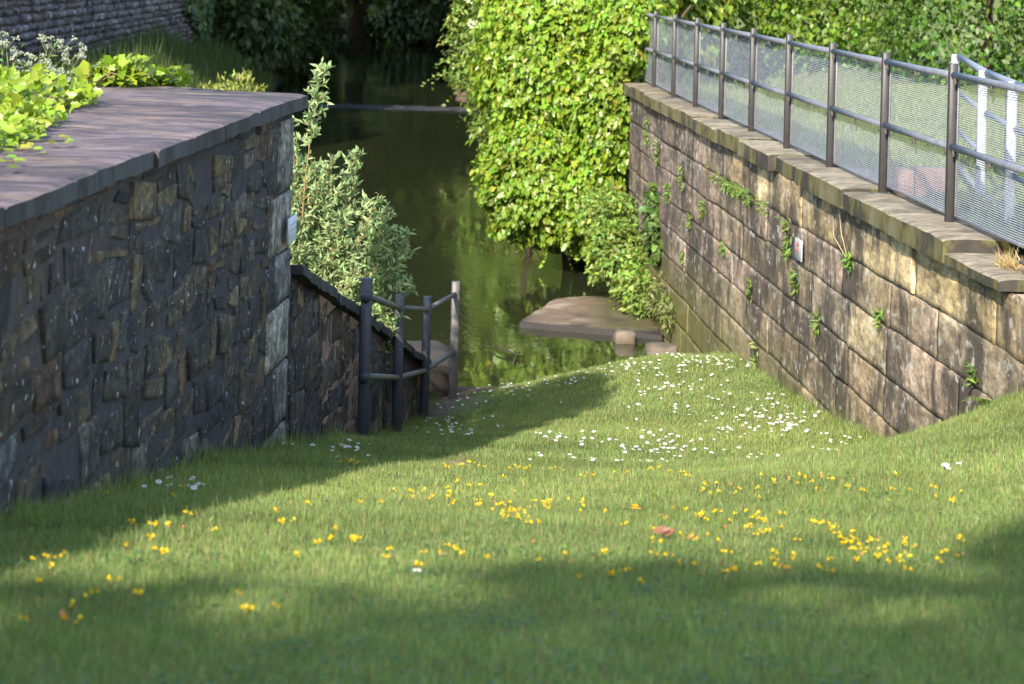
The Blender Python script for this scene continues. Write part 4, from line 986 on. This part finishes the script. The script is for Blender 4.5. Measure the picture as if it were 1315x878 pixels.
TREFOIL = {
 'lit': '-0.72,11.56 -0.63,11.92 -0.77,11.78 -0.67,11.62 -0.74,11.76 -0.67,11.6 -0.65,11.56 -0.75,11.6 -0.62,11.48 -0.16,11.54 -0.03,11.56 -0.2,11.66 0.05,12.14 -0.26,12.16 -0.24,12.3 -0.23,11.72 -0.24,11.56 0.01,11.68 0.04,11.82 0.08,11.58 -0.04,11.52 -0.26,12.26 -0.27,12.12 -0.14,11.96 -0.01,11.76 -0.26,11.9 -0.07,12.14 -0.24,11.72 -0.14,11.72 0.26,11.52 0.32,11.98 0.29,11.62 0.24,11.9 0.26,11.8 0.49,10.64 0.47,11.24 0.47,10.84 0.51,10.92 0.46,11.18 0.53,10.98 -0.06,10.16 -0.04,10.08 -0.06,10.2 -0.06,10.14 0.07,10.14 -0.02,10 -0.4,9.42 -0.37,9.58 -0.37,9.44 -0.41,9.46 -0.38,9.42 -0.21,9.66 -0.22,9.02 -0.21,9.36 -0.25,9.48 -0.16,9.24 -0.21,9.66 -0.21,9.16 -0.21,9.28 -0.16,9.26 0.13,9.24 0.21,9.06 0.08,8.98 0.09,8.96 0.13,9.14 0.02,8.78 -0,8.84 0.03,9.24 0.12,9.12 0.2,9.24 0.02,8.8 0.04,8.5 0.02,8.72 0.19,8.58 0,9.14 0.12,8.88 0.06,8.76 0.03,8.68 0.29,8.62 0.43,9.04 0.33,8.66 0.23,8.66 0.23,8.78 0.33,9.18 0.3,8.72 0.31,8.64 0.31,9.02 0.48,9.1 0.36,8.78 -0.44,8.8 -0.45,8.62 -0.47,8.78 0.65,11.1 1,11.24 0.95,11.16 0.79,11.7 0.94,10.96 1,10.94 0.71,11.48 0.72,10.84 0.75,11.62 0.81,11.56 0.8,11.02 0.97,9.76 0.89,9.6 0.95,9.6 0.92,9.36 0.91,9.74 0.93,9.56 0.97,9.54 0.95,9.62 0.94,9.38 0.93,9.82 0.91,9.68 1.57,9.58 1.4,9.4 1.62,9.66 1.5,9.58 1.14,9.6 1.51,9.38 1.08,9.34 1.28,9.5 1.49,9.66 1.32,9.74 1.19,10.1 1.47,9.54 1.58,9.74 1.28,9.9 1.53,9.2 1.54,9.4 1.16,9.78 1.26,10.06 1.41,9.7 1.15,9.7 0.55,8.84 0.6,8.82 0.57,8.86 0.54,8.62 0.54,8.7 0.74,8.64 0.73,8.54 0.73,8.56 1.7,9.32 1.6,8.88 1.78,8.86 1.8,8.86 1.8,8.74 1.77,9.12 -0.75,9.06 -1.31,8.8 -1.22,8.58 -1.29,8.54 -1.48,8.72 -1.41,8.64',
 'dim': '-0.01,8.46 0.07,8.4 0.16,8.38 0.06,8.28 0.14,8.4 0.01,8.46 0.07,8.3 0.17,8.4 0.16,8.34 0.03,8.34 0.06,8.48 0.1,8.32 0.34,8.46 0.21,8.38 0.37,8.38 0.37,8.26 0.39,8.26 0.44,8.22 0.33,8.44 -0.5,6.88 -0.53,6.9 -0.56,7 -0.53,7 -0.46,7 -0.52,6.8 -0.19,6.88 -0.17,6.78 -0.23,6.76 -0.25,6.84 -0.17,6.84 -0.17,6.9 -0.08,6.46 0.03,6.56 0.01,6.62 0.03,6.56 0.35,7 0.26,6.92 0.29,6.6 0.26,6.86 0.37,6.96 0.1,6.5 0.11,6.92 0.21,6.56 0.33,6.54 0.55,7.86 0.59,8.3 0.5,7.82 0.5,7.88 0.5,8.18 0.94,8.42 0.9,8.32 0.93,8.34 0.77,8.1 0.83,8.34 0.74,8.2 0.75,8.36 0.88,8.28 0.85,8.2 0.68,8.06 0.7,8.38 0.82,8.12 0.71,8.22 1,8.16 1.03,8.28 0.99,8.08 0.99,8.06 1.02,8.16 1.04,8.2 1.03,7.98 0.62,7.48 0.68,7.54 0.63,7.46 0.69,7.54 0.64,7.36 0.67,7.58 0.68,7.48 0.66,7.38 0.97,7.58 1.08,7.88 1.08,7.78 1.07,7.7 1.13,7.98 1.05,8.1 1.07,7.6 1.15,8.06 1.03,7.8 0.93,7.98 1.12,7.56 0.92,7.58 1.07,7.86 1.08,7.94 0.99,8.1 1.18,7.16 1.2,7.2 1.15,7.3 1.21,7.26 1.15,7.06 1.13,7.1 1.09,7.34 1.25,7.4 1.11,7.48 1.24,7.42 1.15,7.24 1.21,7.2 1.2,7.48 1.18,7.04 1.15,7.02 1.15,7.08 1.21,7.12 1.27,7.12 1.37,7.26 1.29,7.24 1.29,7.22 1.3,7.26 1.28,7.22 1.3,7.16 1.32,7.26 1.34,7.12 1.35,7.26 0.85,6.94 0.87,7.12 0.85,6.82 0.9,6.78 0.91,6.82 0.95,6.78 0.95,6.96 0.9,6.86 0.96,6.84 0.87,7.04 0.84,7.02 0.58,6.78 0.57,6.86 0.6,6.94 0.57,6.84 0.59,7.02 0.64,6.54 0.62,6.44 0.63,6.54 0.43,6.2 0.44,6.24 0.85,6.32 0.45,6.96 0.47,6.98 -1.06,6.78 -1.15,7 -1.1,6.9 -1.11,7.5 -1.04,7.2 -1.05,6.74 -1.04,7.3 -1.09,7.48 -1.13,7.5 -0.98,6.72 -1.11,7.56 -1.07,7.12 -1.13,7.42 -1.12,7.1 -1.13,6.88 -1.29,6.1 -1.31,6.08 -1.19,6.12 -1.31,6.08 -1.21,6.2 -1.28,6.14 -1.22,6.06 -1.26,5.88 -1.25,5.96 -0.98,5.16 -1.08,5.34 -1.04,5.34 -0.95,5.28 -1.02,5.26 -0.94,5.26 -0.92,5.8 -0.92,5.82 -0.93,5.84 -0.62,5.32 -0.64,5.46 -0.62,5.4 -0.65,5.44 -0.55,5.54 -0.71,7.18 -0.74,7.44 -0.71,7.4 -0.79,7.84 -0.8,8.18',
}
shade = ((-6.4, -9.5, 12.6, 2.3, .3), (-10.4, -9.5, 15.6, 2.0, .34), (-2.6, -9.5, 13.8, 1.15, .28), (-4.6, -10.5, 13.4, 1.8, .3), (-1.0, -10, 12.0, 2.2, .32), (-13.8, -9, 15, 2.5, .36), (2.8, -10.5, 12, 2.4, .34), (-5.8, -12.8, 14.0, 2.4, .32))
for k, (x, y, zt_, cr, L) in enumerate(shade):
    z0 = float(lawn_z(x, -3.))
    tree('leafy tree in the row behind the viewer shading the near lawn', x, y, z0, zt_ - 1.5 - z0, cr, zt_ - cr * 1.25, 4400, L, (.07, .11, .03), .2, 'trees behind the viewer', 'garden_tree', seed=40 + k, squash=1.15, depth=.4, extra=[(x, y, zt_ - cr * 2.7, cr * .9, cr * .9, cr), (x, y, zt_ - cr * 4., cr * .8, cr * .8, cr)])
# unseen tree added above the frame, crown shaped to shade the lawn
tree('small unseen tree behind the ivy, its crown shaped to shade the lawn', -2.9, 12.4, 3.7, 2.2, .35, 6.0, 4200, .10, (.08, .13, .03), .05, None, 'lawn_shade_tree', seed=60, extra=[(-2.25, 12.25, 5.32, .6, .7, .34), (-2.4, 12.25, 5.8, .6, .7, .45), (-2.6, 12.3, 6.3, .5, .7, .45)], depth=.5)

# ------------------------------------------------------------------ grass on the lawn (stuff)
def lawn_blades():
    mb = MB()
    for (ya, yb, dens, L0, w0) in ((3.6, 6.5, 15000, .024, .0024), (6.5, 9.5, 12500, .025, .0027), (9.5, 13.5, 9500, .026, .0032), (13.5, 18, 6500, .028, .0042), (18, 24.6, 4200, .030, .0058)):
        X0, X1 = -.24 * yb - .1, min(.29 * yb + .4, 4.2); n = int((X1 - X0) * (yb - ya) * dens)
        X = rng.uniform(X0, X1, n); Y = rng.uniform(ya, yb, n)
        ok = (X > LX(Y) + .02) & ((X < RX(Y) - .02) | (Y < 13.1)) & (X > -.238 * Y - .15) & (X < .29 * Y + .4); X, Y = X[ok], Y[ok]
        Z = lawn_z(X, Y); ok = Z > .37 + .1 * vnoise(np.c_[X * 3, Y * 3, X * 0], 2); X, Y, Z = X[ok], Y[ok], Z[ok]; n = len(X)
        f1 = fbm(np.c_[X * .9, Y * .9, X * 0], 6, 3); f2 = fbm(np.c_[X * 4, Y * 4, X * 0], 16, 2)
        edge = np.exp(-np.abs(X - LX(Y)) / .10) + np.where(Y > 13.1, np.exp(-np.abs(X - RX(Y)) / .10), 0)
        L = L0 * (1 + .34 * rng.normal(size=n)).clip(.4, 2) * (1 + .35 * f2) * (1 + 1.6 * edge * rng.random(n))
        dry = rng.random(n) < (.18 + .14 * f1)
        T = tints(n, (.172, .238, .074), .22, .07) * (1 + .42 * f1 + .22 * f2)[:, None]
        yg = np.clip(.5 + .9 * fbm(np.c_[X * .6, Y * .6, X * 0 + 4], 31, 2), 0, 1)[:, None]
        T = T * (1 + yg * np.array([.16, .06, .0]))
        T[dry] = tints(dry.sum(), (.28, .25, .11), .2)
        blades(mb, X, Y, Z - .004, L, w0 * (1 + .25 * rng.normal(size=n)).clip(.5, 1.6), np.clip(T, .005, .6), .8)
    # clover and broad low weeds among the grass
    for i in range(420):
        y = 4.2 + 14 * R.random() ** 1.3; x = R.uniform(-.23 * y, min(.23 * y, 2.6))
        if x < LX(y) + .08: continue
        m = R.randint(8, 26); s_ = R.uniform(.03, .12); X = x + rng.normal(size=m) * s_; Y = y + rng.normal(size=m) * s_
        leaves(mb, np.c_[X, Y, lawn_z(X, Y) + rng.uniform(.008, .022, m)], rng.normal(size=(m, 3)) * (1, 1, .25), np.array([0, -.25, 1.]) + rng.normal(size=(m, 3)) * .25, rng.uniform(.010, .020, m) * (1.5 if i % 9 == 0 else 1), .8 if i % 9 else .4, LENS, tints(m, (.085, .165, .05) if i % 3 else (.15, .20, .06), .2))
    # longer tufts
    for i in range(520):
        y = R.uniform(4.5, 24) if i > 250 else R.uniform(4.5, 15); x = R.uniform(-.22 * y, min(.22 * y, 2.4))
        if i > 330: x = LX(y) + R.uniform(.03, .12)
        elif i > 250: y = R.uniform(14, 24); x = RX(y) - R.uniform(.03, .10)
        if x < LX(y) + .02: continue
        m = R.randint(5, 12); X = x + rng.normal(size=m) * .025; Y = y + rng.normal(size=m) * .025
        blades(mb, X, Y, lawn_z(X, Y), rng.uniform(.04, .085, m) * (1.5 if i > 250 else 1), np.full(m, .0032), tints(m, (.15, .21, .05), .2), .6)
    tag(mb.build('lawn_grass', M['grass'], loc=(0, 10, 2)), 'short mown grass covering the sloping lawn', 'grass', kind='stuff')
lawn_blades()
# turf beyond the fence
n = 60000; Y = 10.6 + rng.random(n) ** .8 * 24.4; X = RX(Y) + .45 + rng.random(n) * (.24 * Y - RX(Y) + .5).clip(.3); mb = MB()
blades(mb, X, Y, park_z(X, Y) - .01, rng.uniform(.04, .09, n), np.full(n, .009), tints(n, (.17, .20, .05), .25, .07), .6)
tag(mb.build('park_grass', M['grass'], loc=(5, 22, 2.95)), 'pale sunlit grass seen through the mesh fence', 'grass', kind='stuff')

# weeds rooted in the right wall
def weed(label, y, z, s, n, group=None, col=(.14, .22, .04), name='wall_weed', sy=.35):
    x = RX(y) - .02; mb = MB()
    Y = y + rng.normal(size=n) * s * sy; P = np.c_[RX(Y) - .02 - .01 * rng.random(n), Y, z + rng.uniform(-1, .6, n) * s]
    leaves(mb, P, rng.normal(size=(n, 3)) * .5 + (-.5, -.2, -.1), rng.normal(size=(n, 3)) * .3 + (-.3, -.5, .8), .07 + .3 * s * rng.random(n) * .5, .28, LENS, tints(n, col, .2))
    tube(mb, [(x + .01, y, z + s * .4), (x - .02, y, z - s * .2)], [.006, .003], 5, (.12, .12, .05))
    return tag(mb.build(name, M['leaf'], loc=(x, y, z)), label, 'weed', group)
weed('long tuft of green weed hanging just left of the small sign plate', 20.3, 2.30, .20, 46)
weed('long strip of green weed along the wall joint under the overhanging coping', 23.1, 2.43, .075, 190, sy=11.)
weed('green weed growing directly below the small sign plate', 19.9, 1.95, .14, 30)
weed('weed tuft with dry stalks in the joint below the sunlit coping', 17.7, 2.43, .09, 26)
weed('small green weed under the broken end of the coping', 14.05, 2.20, .07, 22)
weed('single pale weed low on the wall close above the lawn', 21.8, .98, .16, 22, None, (.19, .27, .05))
for (y, z, s) in ((25.4, 2.0, .12), (26.4, 1.75, .12), (27.2, 2.2, .16), (28.4, 1.9, .16), (23.9, 1.75, .08), (22.2, 1.55, .10), (18.9, 1.75, .10), (16.6, 2.15, .06), (13.7, 1.72, .08), (29.6, 2.3, .2), (30.6, 2.5, .25), (26.9, 1.25, .1)):
    weed('little green weed sprouting from a joint of the sunlit block wall', y, z, s, int(14 + 130 * s), 'weeds dotted over the right wall')
mb = MB(); n = 150; y0 = 14.05
P = np.c_[RX(y0) + .16 + rng.normal(size=n) * .045, y0 - .15 + rng.normal(size=n) * .12, np.full(n, 2.885)]
leaves(mb, P, rng.normal(size=(n, 3)) * .5 + (-.2, 0, .8), rng.normal(size=(n, 3)), rng.uniform(.05, .13, n), .05, BLADE, tints(n, (.45, .33, .15), .2)); tag(mb.build('dry_grass_tuft', M['grass'], loc=(RX(y0), y0, 2.88)), 'straw coloured dry grass tuft on the broken coping', 'grass tuft')
mb = MB(); tube(mb, [(RX(17.75) - .03, 17.75, 2.4), (RX(17.9) - .06, 17.9, 2.6), (RX(18.0) - .05, 18.05, 2.74)], .003, 4, (.5, .4, .22)); tube(mb, [(RX(17.75) - .03, 17.75, 2.4), (RX(18.1) - .08, 18.1, 2.56), (RX(18.25) - .05, 18.3, 2.7)], .003, 4, (.5, .4, .22))
tag(mb.build('dry_stalk', M['stem'], loc=(RX(17.8) - .04, 17.8, 2.4)), 'thin straw coloured dead stalk against the wall beneath the coping', 'stalk')
# fern on the bank at the right wall
mb = MB(); fx, fy = 2.86, 13.35; fz = float(lawn_z(fx, fy))
for i in range(7):
    a = R.uniform(1.9, 4.6); l = R.uniform(.14, .24); u = np.linspace(0, 1, 9)
    Q = np.c_[fx + np.cos(a) * l * u, fy + np.sin(a) * l * u * .5, fz + l * (.8 * u - .6 * u * u)]; tube(mb, Q, .002, 4, (.15, .2, .05))
    for sgn in (1, -1): leaves(mb, Q[1:], np.tile([-np.sin(a) * sgn, np.cos(a) * sgn, .1], (8, 1)), np.tile([0, 0, 1.], (8, 1)), .06 * (1.1 - u[1:]), .35, LENS, (.2, .27, .06))
tag(mb.build('fern', M['leaf'], loc=(fx, fy, fz)), 'small pale fern on the bank where lawn meets the right wall', 'fern')

def lawn_thing(name, label, cat, x, y, fn, m): 
    z = float(lawn_z(x, y)); mb = MB(); fn(mb, x, y, z); return tag(mb.build(name, m, loc=(x, y, z)), label, cat)
def leaf_fn(mb, x, y, z):
    leaves(mb, [(x - .03, y, z + .03), (x, y + .01, z + .025)], [(1, .2, .25), (1, -.3, .4)], [(0, -.6, 1), (.2, -.8, .7)], [.065, .05], .6, CARD, [(.30, .14, .08), (.24, .11, .07)])
lawn_thing('dead_leaf', 'curled reddish brown dead leaf lying among the yellow flowers', 'leaf', .545, 7.55, leaf_fn, M['leaf'])
def pebble_fn(mb, x, y, z):
    D = nrm(rng.normal(size=(1, 3))); th, ph = np.meshgrid(np.linspace(0, 6.283, 11), np.linspace(0, 3.1416, 7), indexing='ij')
    D = np.stack([np.cos(th) * np.sin(ph), np.sin(th) * np.sin(ph), np.cos(ph)], -1); q = 1 + .2 * fbm(D * 1.5, 3, 2); q[-1] = q[0]
    mb.add((np.array([x, y, z]) + D * (.11, .05, .03) * q[..., None]).reshape(-1, 3), [grid_faces(11, 7, True)], (.22, .15, .09))
lawn_thing('soil_clod', 'bare brown soil clod in the grass at the edge of shade', 'clod', -.24, 12.6, pebble_fn, M['mortar'])

# ------------------------------------------------------------------ flowers, each one an object
def daisy_mesh(k):
    mb = MB(); n = 13; a = np.arange(n) * 2 * math.pi / n + k
    z = .034; tilt = np.array([.0, -.35, 1.])
    P = np.c_[np.cos(a) * .003, np.sin(a) * .003, np.full(n, z)]
    leaves(mb, P, np.c_[np.cos(a), np.sin(a) * .95, .18 + .1 * np.sin(a * 3 + k) + np.sin(a) * .35], np.array([0, -.35, 1.]), .0145, .42, LENS, (.80, .80, .80))
    th, ph = np.meshgrid(np.linspace(0, 6.283, 9), np.linspace(0, 1.57, 4), indexing='ij')
    mb.add((np.stack([np.cos(th) * np.sin(ph) * .005, np.sin(th) * np.sin(ph) * .005, .035 + np.cos(ph) * .004], -1)).reshape(-1, 3), [grid_faces(9, 4, True)], (.62, .40, .02))
    tube(mb, [(0, 0, -.01), (.002, .002, .02), (0, 0, z)], .0012, 4, (.12, .16, .04))
    return mb
def trefoil_mesh(k, cols):
    mb = MB(); r_ = np.random.default_rng(k)
    for i in range(r_.integers(1, 4)):
        c = np.array([r_.normal() * .013, r_.normal() * .013, .034 + r_.uniform(-.006, .008)]); a = r_.uniform(0, 6.28); d = np.array([math.cos(a), math.sin(a), .2]); s = np.array([-d[1], d[0], 0])
        col = np.array(cols[r_.integers(len(cols))])
        # standard petal upright, two wings and a keel below
        leaves(mb, [c, c, c, c], [d * .3 + (0, 0, 1.), d + s * .35, d - s * .35, d + (0, 0, -.3)], [-d, s + (0, 0, .6), -s + (0, 0, .6), (0, 0, 1.)], [.016, .016, .016, .015], [1.05, .55, .55, .5], LENS, [col, col * .95, col * .95, col * .85])
        tube(mb, [(0, 0, 0), c * (.6, .6, .7), c], .001, 4, (.12, .16, .04))
    leaves(mb, np.c_[r_.normal(size=(6, 2)) * .012, r_.uniform(.008, .024, 6)], r_.normal(size=(6, 3)) + (0, 0, .3), r_.normal(size=(6, 3)) * .4 + (0, 0, 1), .012, .5, LENS, (.10, .15, .035))
    return mb
protoD = [daisy_mesh(k) for k in range(4)]
YEL = [(.80, .52, .008), (.78, .56, .02), (.72, .42, .01)]; ORA = [(.74, .32, .05), (.76, .44, .03), (.60, .26, .10)]
protoY = [trefoil_mesh(k, YEL) for k in range(5)] + [trefoil_mesh(20 + k, ORA) for k in range(2)]
dl = {'near': ('lone white daisy in the shaded near lawn', 'lone daisy'),
 'foot': ('white daisy at the shaded foot of the tall dark wall', 'daisies along the foot of the dark wall'),
 'mid': ('white daisy in the sunny drift across the middle of the lawn', 'daisies across the middle lawn'),
 'wall': ('white daisy in the sunny drift beside the foot of the block wall', 'daisies beside the block wall'),
 'bank': ('white daisy in the little cluster on the right bank, in shade', 'daisies on the right bank'),
 'shade': ('white daisy in the shaded grass near the railing', 'daisies in the shaded grass'),
 'brow': ('white daisy on the sunny brow of lawn above the water', 'daisies on the brow of the lawn')}
pairs = lambda s: [tuple(map(float, q.split(','))) for q in s.split()]
def place(protos, name, pts, cat, mats, cap, pick, stuff_label, kscale):
    """pts: (x, y, label, group); nearest `cap` as objects, the rest as one mass"""
    pts = sorted(pts, key=lambda q: q[1]); first = {}
    rest = MB()
    for i, (x, y, lab, grp) in enumerate(pts):
        k = pick(i); z = float(lawn_z(x, y)); s = kscale * R.uniform(.8, 1.25); rz = R.uniform(0, 6.28)
        if i < cap:
            if k not in first: o = protos[k].build(name, mats); first[k] = o
            else: o = first[k].copy(); COL.objects.link(o)
            o.location = (x, y, z); o.rotation_euler = (R.gauss(0, .16), R.gauss(0, .16), rz if name != 'daisy' else R.gauss(0, .5)); o.scale = (s, s, s)
            tag(o, lab, cat, grp)
        else:
            for v, t in zip(protos[k].v, protos[k].t): pass
            off = np.array([x, y, z]); base = 0
            V = np.concatenate(protos[k].v) * s + off; T = np.concatenate(protos[k].t)
            rest.add(V, [f for f, _ in protos[k].f], T)
    if rest.n: tag(rest.build(name + '_drift', mats, loc=(1, 23, .4)), stuff_label, cat, kind='stuff')
jit = lambda v, a: v + R.gauss(0, a)
D = [(jit(x, .03), jit(y, .18), *dl[k]) for k, s in DAISY.items() for x, y in pairs(s)]
D += [(jit(x, .25), y, *dl[k]) for k, s in DAISY.items() for x, y in pairs(s) if k in ('brow', 'wall', 'shade', 'mid') and 17.5 < y < 23.6 and R.random() < .8]
place(protoD, 'daisy', D, 'daisy', M['petal'], 298, lambda i: i % 4, 'far daisies speckling the brow of lawn by the water', .84)
T_ = []
for k, s in TREFOIL.items():
    for x, y in pairs(s): T_.append((jit(x, .07), jit(y, .22), k))
T_.sort(key=lambda q: q[1]); R.shuffle(T_); T_ = T_[:296]
kinds = [R.choices(range(7), [4, 4, 4, 3, 3, 1.6, 1.4])[0] for _ in T_]
zone = {('lit', 0): ('yellow trefoil flower scattered over the sunny middle lawn', 'yellow trefoil on the sunny lawn'), ('lit', 1): ('orange tinged trefoil flower scattered over the sunny middle lawn', 'orange trefoil on the sunny lawn'),
        ('dim', 0): ('yellow trefoil flower in the shaded lawn nearest the viewer', 'yellow trefoil in the near shade'), ('dim', 1): ('orange tinged trefoil flower in the shaded lawn nearest the viewer', 'orange trefoil in the near shade')}
order = sorted(range(len(T_)), key=lambda i: T_[i][1]); ks = [kinds[i] for i in order]
place(protoY, 'trefoil_flower', [(T_[i][0], T_[i][1] + 0 * j, *zone[(T_[i][2], int(kinds[i] > 4))]) for j, i in enumerate(order)], 'wild flower', M['petal'], 296, lambda i: ks[i], '', .66)

# ------------------------------------------------------------------ light, sky, camera
sd = nrm(SUN); el_ = math.asin(-sd[2]); az = math.atan2(-sd[0], -sd[1])
w = bpy.data.worlds.new('World'); SC.world = w; w.use_nodes = True; nt = w.node_tree
sky = nt.nodes.new('ShaderNodeTexSky'); sky.sky_type = 'NISHITA'; sky.sun_disc = False; sky.sun_elevation = el_; sky.sun_rotation = az % (2 * math.pi)
sky.air_density = 1.0; sky.dust_density = 1.0
bg = nt.nodes['Background']; bg.inputs['Strength'].default_value = .15; nt.links.new(sky.outputs[0], bg.inputs[0])
sun = bpy.data.lights.new('sun', 'SUN'); sun.energy = 3.0; sun.angle = math.radians(.55); sun.color = (1., .93, .80)
so = bpy.data.objects.new('sun', sun); COL.objects.link(so); so.location = (-5, -16, 14)
so.rotation_euler = Vector(tuple(sd)).to_track_quat('-Z', 'Y').to_euler()

cam = bpy.data.cameras.new('camera'); co = bpy.data.objects.new('camera', cam); COL.objects.link(co); SC.camera = co
r = .027; c, s = math.cos(r), math.sin(r)
co.matrix_world = Matrix(((c, -s, 0, 0), (0, 0, -1, 0), (s, c, 0, EYE), (0, 0, 0, 1)))
cam.sensor_width = 36; cam.lens = 2930 / 1315 * 36; cam.shift_y = -486 / 1315; cam.shift_x = 0
cam.clip_start = .1; cam.clip_end = 1000
cam.dof.use_dof = True; cam.dof.focus_distance = 14.5; cam.dof.aperture_fstop = 5.2
vs = SC.view_settings; vs.view_transform = 'Standard'; vs.look = 'None'; vs.exposure = 1.8; vs.gamma = 1
SC.render.engine = 'CYCLES'; SC.cycles.use_denoising = True
SC.cycles.max_bounces = 7; SC.cycles.diffuse_bounces = 3; SC.cycles.glossy_bounces = 3; SC.cycles.transmission_bounces = 3; SC.cycles.caustics_reflective = False; SC.cycles.caustics_refractive = False
SC.render.resolution_x = 1024; SC.render.resolution_y = 684
